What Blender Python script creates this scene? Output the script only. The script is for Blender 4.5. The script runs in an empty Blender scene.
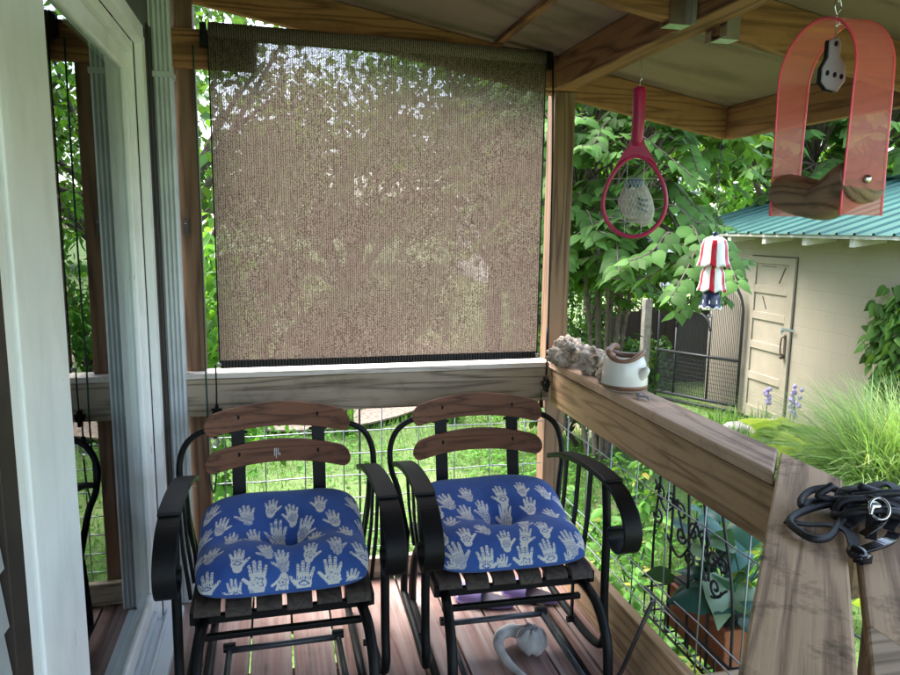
import bpy, math, random
import numpy as np
from mathutils import Vector, Matrix
R = math.radians
rng = np.random.default_rng(7)
random.seed(7)
SC = bpy.context.scene
COL = SC.collection
PI = math.pi

# ------------------------------------------------------------------ mesh helpers
def cr(pts, n=8, closed=False):
    """Catmull-Rom smoothing of a list of points."""
    P = [Vector(p) for p in pts]
    out = []
    m = len(P)
    rngs = range(m if closed else m - 1)
    for i in rngs:
        if closed:
            a, b, c, d = P[(i - 1) % m], P[i], P[(i + 1) % m], P[(i + 2) % m]
        else:
            a, b, c, d = P[max(i - 1, 0)], P[i], P[i + 1], P[min(i + 2, m - 1)]
        for k in range(n):
            t = k / n
            out.append(0.5 * ((2 * b) + (c - a) * t + (2 * a - 5 * b + 4 * c - d) * t * t + (3 * b - a - 3 * c + d) * t ** 3))
    if not closed:
        out.append(P[-1])
    return out

class MB:
    def __init__(s):
        s.v, s.f, s.mi = [], [], []
    def add(s, vs, fs, mi=0):
        o = len(s.v)
        s.v += [tuple(v) for v in vs]
        s.f += [tuple(i + o for i in f) for f in fs]
        s.mi += [mi] * len(fs)
        return s
    def box(s, x0, x1, y0, y1, z0, z1, mi=0, rot=None, c=None):
        vs = [Vector((x, y, z)) for z in (z0, z1) for y in (y0, y1) for x in (x0, x1)]
        if rot is not None:
            c = Vector(c) if c is not None else sum(vs, Vector()) / 8
            vs = [rot @ (v - c) + c for v in vs]
        return s.add(vs, [(0, 2, 3, 1), (4, 5, 7, 6), (0, 1, 5, 4), (2, 6, 7, 3), (0, 4, 6, 2), (1, 3, 7, 5)], mi)
    def prism(s, poly, d, mi=0):
        """poly: list of 3D points (planar loop), extruded by vector d."""
        n = len(poly); P = [Vector(p) for p in poly]; d = Vector(d)
        fs = [tuple(range(n))[::-1], tuple(range(n, 2 * n))] + [(i, (i + 1) % n, n + (i + 1) % n, n + i) for i in range(n)]
        return s.add(P + [p + d for p in P], fs, mi)
    def tube(s, pts, r, seg=8, closed=False, mi=0, caps=True):
        P = [Vector(p) for p in pts]; n = len(P)
        rr = r if isinstance(r, (list, tuple)) else [r] * n
        vs, fs = [], []
        up = None
        for i in range(n):
            a = P[(i - 1) % n] if (closed or i > 0) else P[i]
            b = P[(i + 1) % n] if (closed or i < n - 1) else P[i]
            t = (b - a)
            t = t.normalized() if t.length > 1e-9 else Vector((0, 0, 1))
            if up is None:
                up = Vector((0, 0, 1)) if abs(t.z) < .9 else Vector((1, 0, 0))
            u = up - t * up.dot(t)
            if u.length < 1e-5:
                u = t.orthogonal()
            u.normalize(); w = t.cross(u); up = u
            for k in range(seg):
                q = 2 * PI * k / seg
                vs.append(P[i] + (u * math.cos(q) + w * math.sin(q)) * rr[i])
        for i in range(n if closed else n - 1):
            j = (i + 1) % n
            for k in range(seg):
                l = (k + 1) % seg
                fs.append((i * seg + k, i * seg + l, j * seg + l, j * seg + k))
        if caps and not closed:
            fs.append(tuple(range(seg))[::-1]); fs.append(tuple((n - 1) * seg + k for k in range(seg)))
        return s.add(vs, fs, mi)
    def ribbon(s, pts, wdir, w, th, mi=0):
        """flat strap: path pts, breadth w along wdir (vector or list), thickness th."""
        P = [Vector(p) for p in pts]; n = len(P); vs, fs = [], []
        for i in range(n):
            t = (P[min(i + 1, n - 1)] - P[max(i - 1, 0)]).normalized()
            W = (wdir[i] if isinstance(wdir, list) else Vector(wdir)).normalized()
            N = t.cross(W).normalized()
            ww = w[i] if isinstance(w, list) else w
            for a, b in ((-1, -1), (1, -1), (1, 1), (-1, 1)):
                vs.append(P[i] + W * (a * ww / 2) + N * (b * th / 2))
        for i in range(n - 1):
            for k in range(4):
                l = (k + 1) % 4
                fs.append((i * 4 + k, i * 4 + l, i * 4 + 4 + l, i * 4 + 4 + k))
        fs.append((3, 2, 1, 0)); fs.append(tuple((n - 1) * 4 + k for k in range(4)))
        return s.add(vs, fs, mi)
    def lathe(s, prof, c=(0, 0, 0), seg=24, mi=0, axis='z', mif=None, scale=(1, 1)):
        """prof: list of (r, h)."""
        c = Vector(c); n = len(prof); vs, fs, ms = [], [], []
        for r, h in prof:
            for k in range(seg):
                q = 2 * PI * k / seg
                p = (r * math.cos(q) * scale[0], r * math.sin(q) * scale[1], h)
                if axis == 'x': p = (p[2], p[0], p[1])
                if axis == 'y': p = (p[0], p[2], p[1])
                vs.append(c + Vector(p))
        o = len(s.v); s.v += [tuple(v) for v in vs]
        for i in range(n - 1):
            for k in range(seg):
                l = (k + 1) % seg
                s.f.append((o + i * seg + k, o + i * seg + l, o + i * seg + seg + l, o + i * seg + seg + k))
                s.mi.append(mif(i, k) if mif else mi)
        if prof[0][0] > 1e-6: s.f.append(tuple(o + k for k in range(seg))[::-1]); s.mi.append(mif(0, 0) if mif else mi)
        if prof[-1][0] > 1e-6: s.f.append(tuple(o + (n - 1) * seg + k for k in range(seg))); s.mi.append(mif(n - 2, 0) if mif else mi)
        return s
    def ball(s, c, r, seg=16, ring=10, mi=0, rot=None, noise=0, seed=0):
        c = Vector(c); rx, ry, rz = (r, r, r) if not isinstance(r, (tuple, list)) else r
        vs, fs = [], []
        rd = random.Random(seed)
        for i in range(ring + 1):
            a = PI * i / ring
            for k in range(seg):
                q = 2 * PI * k / seg
                m = 1 + (noise * (rd.random() - .5) if 0 < i < ring else 0)
                p = Vector((rx * math.sin(a) * math.cos(q) * m, ry * math.sin(a) * math.sin(q) * m, rz * math.cos(a) * m))
                if rot is not None: p = rot @ p
                vs.append(c + p)
        for i in range(ring):
            for k in range(seg):
                l = (k + 1) % seg
                fs.append((i * seg + k, i * seg + seg + k, i * seg + seg + l, i * seg + l))
        return s.add(vs, fs, mi)
    def build(s, name, mat, parent=None, smooth=False, bevel=0, local=False, sub=0):
        me = bpy.data.meshes.new(name)
        off = Vector((0, 0, 0)) if local else WL(parent)
        me.from_pydata([tuple(Vector(v) - off) for v in s.v], [], s.f)
        for m in (mat if isinstance(mat, (list, tuple)) else [mat]): me.materials.append(m)
        me.polygons.foreach_set('material_index', s.mi)
        if smooth: me.polygons.foreach_set('use_smooth', [True] * len(me.polygons))
        me.update()
        o = bpy.data.objects.new(name, me); COL.objects.link(o)
        if parent: o.parent = parent
        if bevel:
            b = o.modifiers.new('b', 'BEVEL'); b.width = bevel; b.segments = 2; b.limit_method = 'ANGLE'; b.angle_limit = R(40)
        if sub:
            b = o.modifiers.new('s', 'SUBSURF'); b.levels = sub; b.render_levels = sub
        if smooth and not sub:
            pass
        return o

def WL(o):
    p = Vector((0, 0, 0))
    while o is not None:
        p += o.location; o = o.parent
    return p
def tag(o, label, cat, group=None, kind=None):
    o['label'] = label; o['category'] = cat
    if group: o['group'] = group
    if kind: o['kind'] = kind
    return o
def thing(name, label, cat, loc=(0, 0, 0), group=None):
    o = bpy.data.objects.new(name, None); COL.objects.link(o); o.location = loc; o.empty_display_size = .1
    return tag(o, label, cat, group)
def copy_tree(o, parent=None):
    c = o.copy(); COL.objects.link(c)
    if parent: c.parent = parent
    for ch in [x for x in bpy.data.objects if x.parent == o]:
        copy_tree(ch, c)
    return c

# ------------------------------------------------------------------ material helpers
class NT:
    def __init__(s, name):
        s.m = bpy.data.materials.new(name); s.m.use_nodes = True
        s.t = s.m.node_tree; s.t.nodes.clear()
        s.out = s.n('ShaderNodeOutputMaterial')
    def n(s, typ, **k):
        x = s.t.nodes.new(typ)
        for a, b in k.items(): setattr(x, a, b)
        return x
    def l(s, a, b): s.t.links.new(a, b)
    def set(s, sock, v):
        if isinstance(v, bpy.types.NodeSocket): s.l(v, sock)
        elif v is not None: sock.default_value = v
    def coord(s, scale=(1, 1, 1), which='Object', loc=(0, 0, 0), rot=(0, 0, 0)):
        c = s.n('ShaderNodeTexCoord'); m = s.n('ShaderNodeMapping')
        m.inputs['Scale'].default_value = scale; m.inputs['Location'].default_value = loc; m.inputs['Rotation'].default_value = rot
        s.l(c.outputs[which], m.inputs['Vector']); return m.outputs[0]
    def noise(s, vec, scale=5, detail=3, rough=.5, dist=0):
        x = s.n('ShaderNodeTexNoise'); s.set(x.inputs['Vector'], vec)
        x.inputs['Scale'].default_value = scale; x.inputs['Detail'].default_value = detail; x.inputs['Roughness'].default_value = rough; x.inputs['Distortion'].default_value = dist
        return x.outputs['Fac']
    def math(s, op, a, b=None, c=None, clamp=False):
        x = s.n('ShaderNodeMath', operation=op, use_clamp=clamp)
        s.set(x.inputs[0], a); s.set(x.inputs[1], b)
        if c is not None: s.set(x.inputs[2], c)
        return x.outputs[0]
    def ramp(s, fac, stops, interp='LINEAR'):
        x = s.n('ShaderNodeValToRGB'); s.l(fac, x.inputs[0]); e = x.color_ramp.elements; x.color_ramp.interpolation = interp
        while len(e) > len(stops): e.remove(e[-1])
        while len(e) < len(stops): e.new(1)
        for i, (p, c) in enumerate(stops):
            e[i].position = p; e[i].color = (*c, 1) if len(c) == 3 else c
        return x.outputs[0]
    def mix(s, fac, a, b, mode='MIX'):
        x = s.n('ShaderNodeMix', data_type='RGBA', blend_type=mode)
        s.set(x.inputs[0], fac)
        for i, v in ((6, a), (7, b)):
            if isinstance(v, (tuple, list)): v = (*v, 1) if len(v) == 3 else v
            s.set(x.inputs[i], v)
        return x.outputs[2]
    def bump(s, h, strength=.3, dist=.01):
        x = s.n('ShaderNodeBump'); s.l(h, x.inputs['Height']); x.inputs['Strength'].default_value = strength; x.inputs['Distance'].default_value = dist
        return x.outputs[0]
    def bsdf(s, col, rough=.6, metal=0, normal=None, spec=.5, **k):
        x = s.n('ShaderNodeBsdfPrincipled')
        if isinstance(col, (tuple, list)): col = (*col, 1) if len(col) == 3 else col
        s.set(x.inputs['Base Color'], col); s.set(x.inputs['Roughness'], rough); s.set(x.inputs['Metallic'], metal)
        x.inputs['Specular IOR Level'].default_value = spec
        if normal is not None: s.l(normal, x.inputs['Normal'])
        for a, b in k.items(): s.set(x.inputs[a.replace('_', ' ')], b)
        return x.outputs[0]
    def done(s, sh):
        s.l(sh, s.out.inputs['Surface']); return s.m
    def mixsh(s, fac, a, b):
        x = s.n('ShaderNodeMixShader'); s.set(x.inputs[0], fac); s.l(a, x.inputs[1]); s.l(b, x.inputs[2]); return x.outputs[0]

def plain(name, col, rough=.5, metal=0, var=.12, scale=12, bump=0, bscale=80, spec=.5, **k):
    t = NT(name); c = t.coord()
    nz = t.noise(c, scale, 4)
    lo = tuple(x * (1 - var) for x in col); hi = tuple(min(1, x * (1 + var)) for x in col)
    colr = t.ramp(nz, [(.3, lo), (.7, hi)])
    nm = t.bump(t.noise(c, bscale, 3), bump, .004) if bump else None
    return t.done(t.bsdf(colr, rough, metal, nm, spec, **k))

def wood(name, axis, dark, light, grain=26, stain=0., rough=.75, bump=.25, off=0, stretch=.6, patch=None, cross=9, vgroove=0):
    """board wood: contour lines of stretched noise read as cathedral grain; fine fibre, knots, blotches."""
    t = NT(name)
    st = {'x': (stretch, cross, cross), 'y': (cross, stretch, cross), 'z': (cross, cross, stretch)}[axis]
    fi = {'x': (5, 210, 210), 'y': (210, 5, 210), 'z': (210, 210, 5)}[axis]
    kn = {'x': (2.2, 6, 6), 'y': (6, 2.2, 6), 'z': (6, 6, 2.2)}[axis]
    g = t.noise(t.coord(st, loc=(off, off * .7, off * 1.3)), 1.0, 2, .5, .15)
    ring = t.math('SINE', t.math('MULTIPLY', g, grain * 6.28))
    ring = t.math('MULTIPLY_ADD', ring, .5, .5)
    ring = t.math('POWER', ring, .55)
    f = t.noise(t.coord(fi), 1.0, 3, .6)
    big = t.noise(t.coord((1, 1, 1), loc=(off, 3, 1)), 2.3, 4, .55)
    h = t.math('ADD', t.math('MULTIPLY', ring, .45), t.math('MULTIPLY', f, .75))
    h = t.math('ADD', t.math('MULTIPLY', big, .5), h)
    col = t.ramp(h, [(.45, dark), (1.0, light)])
    # knots
    vo = t.n('ShaderNodeTexVoronoi'); t.l(t.coord(kn, loc=(off * 2, off, 5)), vo.inputs['Vector']); vo.inputs['Scale'].default_value = .75
    k = t.ramp(vo.outputs['Distance'], [(.02, (1, 1, 1)), (.09, (0, 0, 0))])
    col = t.mix(t.math('MULTIPLY', k, .75), col, tuple(c * .35 for c in dark))
    if stain:
        s1 = t.noise(t.coord((1, 1, 1), loc=(2, off, 7)), 9, 6, .7)
        s2 = t.ramp(s1, [(.52, (0, 0, 0)), (.68, (1, 1, 1))])
        col = t.mix(t.math('MULTIPLY', s2, stain), col, tuple(c * .3 for c in dark))
    if patch:
        p1 = t.noise(t.coord(tuple(a * .35 for a in fi) if max(fi) else (1, 1, 1), loc=(off, 0, 0)), .25, 5, .65)
        p2 = t.ramp(p1, [(.44, (0, 0, 0)), (.62, (1, 1, 1))])
        col = t.mix(p2, col, patch)
    nm = t.bump(h, bump, .003)
    return t.done(t.bsdf(col, rough, 0, nm, .3))

def leafmat(name, base, var=.35, trans=.45, rough=.42, yellow=None):
    """leaf with thin translucent blade; per-leaf colour from the 'tint' attribute."""
    t = NT(name)
    a = t.n('ShaderNodeAttribute', attribute_name='tint')
    lo = tuple(c * (1 - var) for c in base); hi = tuple(c * (1 + var * 1.3) for c in base)
    stops = [(0, lo), (.75, hi)]
    if yellow: stops += [(.86, hi), (.97, yellow)]
    col = t.ramp(a.outputs['Fac'], stops)
    p = t.bsdf(col, rough, 0, None, .18)
    tr = t.n('ShaderNodeBsdfTranslucent')
    tc = t.mix(1.0, col, (1.0, 1.15, .45), 'MULTIPLY'); t.l(t.mix(.25, tc, (.25, .4, .03)), tr.inputs['Color'])
    return t.done(t.mixsh(trans, p, tr.outputs[0]))

# ------------------------------------------------------------------ materials
M = {}
M['rail_x'] = wood('rail_wood_x', 'x', (.085, .06, .04), (.36, .29, .21), 9, stain=.25, off=1.3)
M['rail_y'] = wood('rail_wood_y', 'y', (.17, .1, .054), (.48, .32, .185), 8, stain=.25, off=4.1)
M['cap_x'] = wood('cap_wood_x', 'x', (.28, .24, .2), (.62, .56, .5), 8, stain=.25, off=3.1)
M['cap_y'] = wood('cap_wood_y', 'y', (.23, .142, .095), (.56, .395, .28), 8, stain=.3, off=2.2)
M['shelf'] = wood('shelf_wood', 'y', (.17, .1, .058), (.57, .385, .24), 7, stain=.8, off=6.4, cross=9)
M['shelf2'] = wood('shelf_wood_b', 'x', (.2, .14, .09), (.52, .385, .26), 9, stain=.5, off=9.4, cross=9)
M['post'] = wood('post_wood', 'z', (.06, .034, .019), (.22, .13, .078), 8, off=2.7)
M['post_dark'] = wood('post_dark_wood', 'z', (.06, .032, .018), (.2, .115, .07), 8, off=5.7)
M['beam_x'] = wood('beam_wood_x', 'x', (.085, .036, .017), (.33, .15, .066), 9, off=7.1, stain=.25)
M['beam_y'] = wood('beam_wood_y', 'y', (.075, .032, .015), (.29, .132, .06), 9, off=8.2, stain=.2)
M['deck'] = wood('deck_wood', 'y', (.1, .054, .044), (.25, .145, .12), 7, stain=.3, off=1.9, patch=(.33, .255, .23))
M['slat'] = wood('slat_wood', 'x', (.042, .016, .009), (.185, .076, .042), 10, off=3.3, rough=.55)
M['seat_slat'] = wood('seat_slat_wood', 'y', (.012, .009, .008), (.05, .037, .03), 10, off=3.9, rough=.6)
M['ply'] = wood('ceiling_plywood', 'x', (.13, .085, .065), (.26, .178, .14), 5, off=11, stretch=.4, bump=.1, cross=2.5, stain=.12)
M['log'] = wood('perch_log', 'y', (.08, .045, .026), (.28, .175, .11), 10, off=2, rough=.45, stain=.5)
def m_whitepaint():
    t = NT('white_paint'); c = t.coord()
    col = t.ramp(t.noise(c, 5, 4), [(.3, (.78, .79, .8)), (.7, (.86, .87, .88))])
    w1 = t.noise(t.coord((60, 60, 5)), 1.0, 4, .7)
    col = t.mix(t.ramp(w1, [(.70, (0, 0, 0)), (.74, (1, 1, 1))]), col, (.22, .13, .08))
    w2 = t.noise(t.coord((9, 9, 3)), 1.0, 5, .65)
    col = t.mix(t.math('MULTIPLY', t.ramp(w2, [(.5, (0, 0, 0)), (.75, (1, 1, 1))]), .35), col, (.5, .48, .44))
    return t.done(t.bsdf(col, .4, 0, t.bump(t.noise(c, 120, 3), .1, .002), .5))
M['white'] = m_whitepaint()
M['white2'] = plain('white_vinyl', (.62, .67, .7), .4, var=.05, scale=4)
M['downspout'] = plain('downspout_metal', (.5, .54, .56), .42, var=.12, scale=7)
M['siding'] = plain('gray_siding', (.3, .31, .32), .55, var=.1)
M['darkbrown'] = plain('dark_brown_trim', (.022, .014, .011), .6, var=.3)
M['darkgray'] = plain('dark_gray_wall', (.09, .09, .095), .6)
M['black'] = plain('black_iron', (.0035, .0035, .004), .5, 0, var=.3, scale=30, bump=.12, bscale=160, spec=.22)
M['blackpad'] = plain('black_arm_plastic', (.0045, .004, .006), .5, 0, var=.25, scale=20, spec=.28)
M['bartube'] = plain('gray_iron', (.05, .053, .06), .4, .2, var=.3, scale=25)
M['wire'] = plain('galvanised_wire', (.3, .33, .35), .4, .75, var=.15)
M['steel'] = plain('bright_steel', (.62, .62, .6), .25, 1, var=.12)
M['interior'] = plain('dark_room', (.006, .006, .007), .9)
M['black_web'] = plain('black_webbing', (.006, .006, .009), .5, var=.3, scale=40, bump=.4, bscale=400)
M['black_gloss'] = plain('black_patent', (.006, .006, .01), .12, var=.2)
M['cord_green'] = plain('green_cord', (.012, .05, .03), .7)
M['red'] = plain('racket_red', (.42, .013, .085), .35, var=.1)
M['strings'] = plain('pale_string', (.6, .58, .54), .5)
M['grayknit'] = plain('gray_knit', (.44, .42, .4), .9, var=.25, scale=60, bump=.6, bscale=150)
M['bluegray'] = plain('slate_blue', (.1, .16, .24), .7, var=.2, scale=40)
M['ceramic'] = plain('cream_glaze', (.66, .64, .58), .22, var=.08, scale=6)
M['ceramic_brown'] = plain('brown_glaze', (.2, .1, .06), .4, var=.25, scale=12)
M['terracotta'] = plain('terracotta', (.3, .095, .04), .75, var=.2, scale=9, bump=.2)
M['soil'] = plain('potting_soil', (.03, .02, .014), .95, var=.4, scale=40)
M['purple'] = plain('purple_rubber', (.24, .18, .4), .55, var=.15)
M['purple_dark'] = plain('dark_footbed', (.04, .03, .05), .7)
M['gourd'] = plain('weathered_gourd', (.42, .41, .39), .75, var=.35, scale=14, bump=.35, bscale=45)
M['gourd_dark'] = plain('gourd_dark', (.18, .175, .17), .8, var=.3, scale=14)
M['bell_red'] = plain('bell_red', (.45, .012, .03), .3)
M['bell_white'] = plain('bell_white', (.78, .76, .74), .3)
M['bell_blue'] = plain('bell_blue', (.01, .016, .06), .3)
M['rope'] = plain('white_cord', (.6, .6, .58), .8)
M['bone'] = plain('gray_metal_clip', (.3, .3, .3), .4, .4)
M['shedtrim'] = plain('shed_trim_paint', (.62, .6, .54), .6)
M['door_tan'] = plain('tan_door_paint', (.36, .31, .24), .6, var=.09, scale=4)
M['hasp'] = plain('hasp_metal', (.3, .38, .38), .45, .6)
M['rust'] = plain('rusty_metal', (.09, .065, .05), .6, .3, var=.3)
M['kennel'] = plain('dark_wrought_iron', (.018, .019, .022), .55, 0)
M['bark'] = plain('bark', (.1, .075, .055), .9, var=.4, scale=18, bump=.6, bscale=40)
M['bark_gray'] = plain('gray_wood', (.26, .23, .19), .85, var=.3, scale=14, bump=.5, bscale=50)
M['mulch'] = plain('mulch', (.26, .19, .15), .95, var=.45, scale=22, bump=.8, bscale=40)
M['stone'] = plain('garden_stone', (.27, .26, .25), .85, var=.35, scale=6, bump=.6, bscale=14)
M['neighbour'] = plain('pale_house_siding', (.58, .54, .52), .7, var=.08)
M['lavender'] = plain('lavender_petals', (.42, .34, .62), .6)

def m_rock():
    t = NT('pitted_rock'); c = t.coord()
    n1 = t.noise(c, 38, 5, .65); n2 = t.noise(c, 14, 3, .5)
    h = t.math('ADD', t.math('MULTIPLY', n1, .7), t.math('MULTIPLY', n2, .3))
    col = t.ramp(h, [(.36, (.16, .11, .08)), (.5, (.42, .36, .3)), (.66, (.66, .61, .55))])
    return t.done(t.bsdf(col, .9, 0, t.bump(t.noise(c, 160, 4), .6, .004), .2))
M['rock'] = m_rock()

def m_shade():
    t = NT('shade_weave')
    co = t.n('ShaderNodeTexCoord').outputs['Object']
    sx = t.n('ShaderNodeSeparateXYZ'); t.l(co, sx.inputs[0])
    st = t.math('MULTIPLY_ADD', t.math('SINE', t.math('MULTIPLY', sx.outputs[0], 2 * PI / .0085)), .5, .5)
    n1 = t.noise(t.coord((1, 1, .8)), 340, 2, .6)
    n2 = t.noise(t.coord((1, 1, .2)), 130, 2, .5)
    n3 = t.noise(t.coord((1, 1, 1)), 14, 3, .5)
    v = t.math('ADD', t.math('MULTIPLY', n1, .80), t.math('ADD', t.math('MULTIPLY', st, .1), t.math('MULTIPLY', n2, .17)))
    col = t.ramp(v, [(.36, (.016, .009, .006)), (.5, (.078, .054, .043)), (.64, (.26, .2, .165))])
    col = t.mix(t.math('MULTIPLY', n3, .15), col, (.09, .066, .054))
    d = t.n('ShaderNodeBsdfDiffuse'); t.l(col, d.inputs['Color'])
    tr = t.n('ShaderNodeBsdfTranslucent'); t.l(t.mix(.1, col, (.1, .074, .06)), tr.inputs['Color'])
    body = t.mixsh(.5, d.outputs[0], tr.outputs[0])
    tp = t.n('ShaderNodeBsdfTransparent')
    hole = t.n('ShaderNodeMapRange'); t.l(v, hole.inputs[0])
    for i, x in zip((1, 2, 3, 4), (.48, .66, .012, .2)): hole.inputs[i].default_value = x
    return t.done(t.mixsh(hole.outputs[0], body, tp.outputs[0]))
M['shade'] = m_shade()
def m_web():
    t = NT('dark_webbing'); co = t.n('ShaderNodeTexCoord').outputs['Object']
    sx = t.n('ShaderNodeSeparateXYZ'); t.l(co, sx.inputs[0])
    st = t.math('MULTIPLY_ADD', t.math('SINE', t.math('MULTIPLY', sx.outputs[0], 2 * PI / .012)), .5, .5)
    col = t.ramp(st, [(.2, (.012, .011, .01)), (.8, (.05, .046, .042))])
    return t.done(t.bsdf(col, .8, 0, t.bump(st, .5, .003), .2))
M['web'] = m_web()
def m_roll():
    t = NT('rolled_shade_weave'); co = t.n('ShaderNodeTexCoord').outputs['Object']
    sx = t.n('ShaderNodeSeparateXYZ'); t.l(co, sx.inputs[0])
    st = t.math('MULTIPLY_ADD', t.math('SINE', t.math('MULTIPLY', sx.outputs[0], 2 * PI / .0085)), .5, .5)
    v = t.math('ADD', t.math('MULTIPLY', st, .35), t.math('MULTIPLY', t.noise(t.coord(), 160, 2), .65))
    col = t.ramp(v, [(.3, (.05, .035, .027)), (.7, (.2, .155, .125))])
    return t.done(t.bsdf(col, .9, 0, t.bump(v, .5, .003), .1))
M['roll'] = m_roll()
def m_glass():
    t = NT('door_glass')
    fr = t.n('ShaderNodeFresnel'); fr.inputs['IOR'].default_value = 1.85
    g = t.n('ShaderNodeBsdfGlossy'); g.inputs['Roughness'].default_value = 0.0; g.inputs['Color'].default_value = (.95, 1, .98, 1)
    tp = t.n('ShaderNodeBsdfTransparent'); tp.inputs['Color'].default_value = (.8, .86, .84, 1)
    return t.done(t.mixsh(fr.outputs[0], tp.outputs[0], g.outputs[0]))
M['glass'] = m_glass()
def m_bulb():
    t = NT('clear_glass')
    return t.done(t.bsdf((.9, .95, .95), .05, 0, None, .5, Transmission_Weight=.95, IOR=1.4))
M['bulb'] = m_bulb()
def m_acrylic():
    t = NT('pink_acrylic'); c = t.coord()
    lw = t.n('ShaderNodeLayerWeight'); lw.inputs['Blend'].default_value = .35
    tp = t.n('ShaderNodeBsdfTransparent'); tp.inputs['Color'].default_value = (1.0, .74, .69, 1)
    p = t.bsdf((.95, .34, .29), .12, 0, t.bump(t.noise(c, 60, 3), .05, .002), .6)
    tr = t.n('ShaderNodeBsdfTranslucent'); tr.inputs['Color'].default_value = (1, .34, .28, 1)
    body = t.mixsh(.35, p, tr.outputs[0])
    f = t.math('ADD', .26, t.math('MULTIPLY', lw.outputs['Facing'], .35))
    return t.done(t.mixsh(f, tp.outputs[0], body))
M['acrylic'] = m_acrylic()
M['acrylic_edge'] = plain('red_acrylic_edge', (.85, .08, .14), .2, var=.05)
def m_cushion():
    t = NT('blue_hand_print_fabric'); c = t.coord()
    a = t.n('ShaderNodeAttribute', attribute_name='print')
    n = t.noise(c, 350, 2); n2 = t.noise(c, 9, 4)
    blue = t.ramp(n2, [(.3, (.024, .07, .27)), (.7, (.038, .105, .37))])
    cream = t.ramp(n, [(.35, (.5, .51, .52)), (.65, (.68, .68, .67))])
    col = t.mix(t.math('SMOOTH_MIN', a.outputs['Fac'], 1.0, .01), blue, cream)
    h = t.math('ADD', t.math('MULTIPLY', n, .5), t.math('MULTIPLY', t.noise(c, 28, 3), 1.2))
    return t.done(t.bsdf(col, .85, 0, t.bump(h, .22, .006), .2, Sheen_Weight=.15))
M['cushion'] = m_cushion()
def m_block():
    t = NT('painted_block_wall'); 
    co = t.n('ShaderNodeTexCoord').outputs['Object']; sx = t.n('ShaderNodeSeparateXYZ'); t.l(co, sx.inputs[0])
    cmb = t.n('ShaderNodeCombineXYZ'); t.l(sx.outputs[1], cmb.inputs[0]); t.l(sx.outputs[2], cmb.inputs[1])
    b = t.n('ShaderNodeTexBrick'); t.l(cmb.outputs[0], b.inputs['Vector'])
    b.inputs['Scale'].default_value = 1; b.inputs['Mortar Size'].default_value = .007; b.inputs['Mortar Smooth'].default_value = .6; b.inputs['Brick Width'].default_value = .41; b.inputs['Row Height'].default_value = .203
    b.inputs['Color1'].default_value = (.4, .345, .268, 1); b.inputs['Color2'].default_value = (.412, .357, .277, 1); b.inputs['Mortar'].default_value = (.385, .333, .258, 1)
    n = t.noise(t.coord(), 3, 5, .6)
    col = t.mix(t.math('MULTIPLY', n, .35), b.outputs['Color'], (.3, .27, .22))
    h = t.math('ADD', t.math('MULTIPLY', b.outputs['Fac'], -.3), t.math('MULTIPLY', t.noise(t.coord(), 60, 4), .35))
    return t.done(t.bsdf(col, .75, 0, t.bump(h, .45, .008), .3))
M['block'] = m_block()
def m_roof():
    t = NT('green_metal_roof'); c = t.coord()
    n = t.noise(c, 2.5, 4)
    col = t.ramp(n, [(.3, (.022, .078, .064)), (.7, (.032, .105, .086))])
    return t.done(t.bsdf(col, .42, .1, None, .5))
M['roof'] = m_roof()
def m_ground():
    t = NT('lawn_ground'); c = t.coord(which='Object')
    n1 = t.noise(c, 1.1, 5, .6); n2 = t.noise(c, 26, 5, .7); n3 = t.noise(c, .42, 3, .5)
    col = t.ramp(n2, [(.3, (.05, .075, .028)), (.55, (.095, .16, .045)), (.78, (.15, .22, .07))])
    col = t.mix(t.ramp(n1, [(.45, (0, 0, 0)), (.65, (1, 1, 1))]), col, (.14, .19, .07))
    dirt = t.ramp(n3, [(.58, (0, 0, 0)), (.66, (1, 1, 1))])
    col = t.mix(t.math('MULTIPLY', dirt, .75), col, (.2, .15, .115))
    return t.done(t.bsdf(col, .9, 0, t.bump(n2, .8, .03), .2))
M['lawn'] = m_ground()
M['leaf_big'] = leafmat('leaf_broad', (.075, .155, .036), .45, .45, .55)
M['leaf_dark'] = leafmat('leaf_dark', (.035, .085, .022), .45, .42, .5)
M['leaf_light'] = leafmat('leaf_light', (.075, .2, .03), .4, .48, .5)
M['leaf_weed'] = leafmat('leaf_weed', (.07, .17, .03), .4, .45, .5, yellow=(.26, .24, .05))
M['grass'] = leafmat('grass_blade', (.1, .2, .045), .4, .4, .5)
M['ograss'] = leafmat('pale_grass_blade', (.3, .42, .17), .45, .42, .45, yellow=(.62, .62, .3))
M['hosta'] = leafmat('chartreuse_leaf', (.33, .42, .03), .25, .4, .5)
M['leaf_teal'] = leafmat('leaf_teal', (.035, .1, .085), .5, .25, .3, yellow=(.3, .3, .05))
M['leaf_pale'] = leafmat('leaf_pale', (.3, .42, .3), .4, .3, .4)

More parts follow.
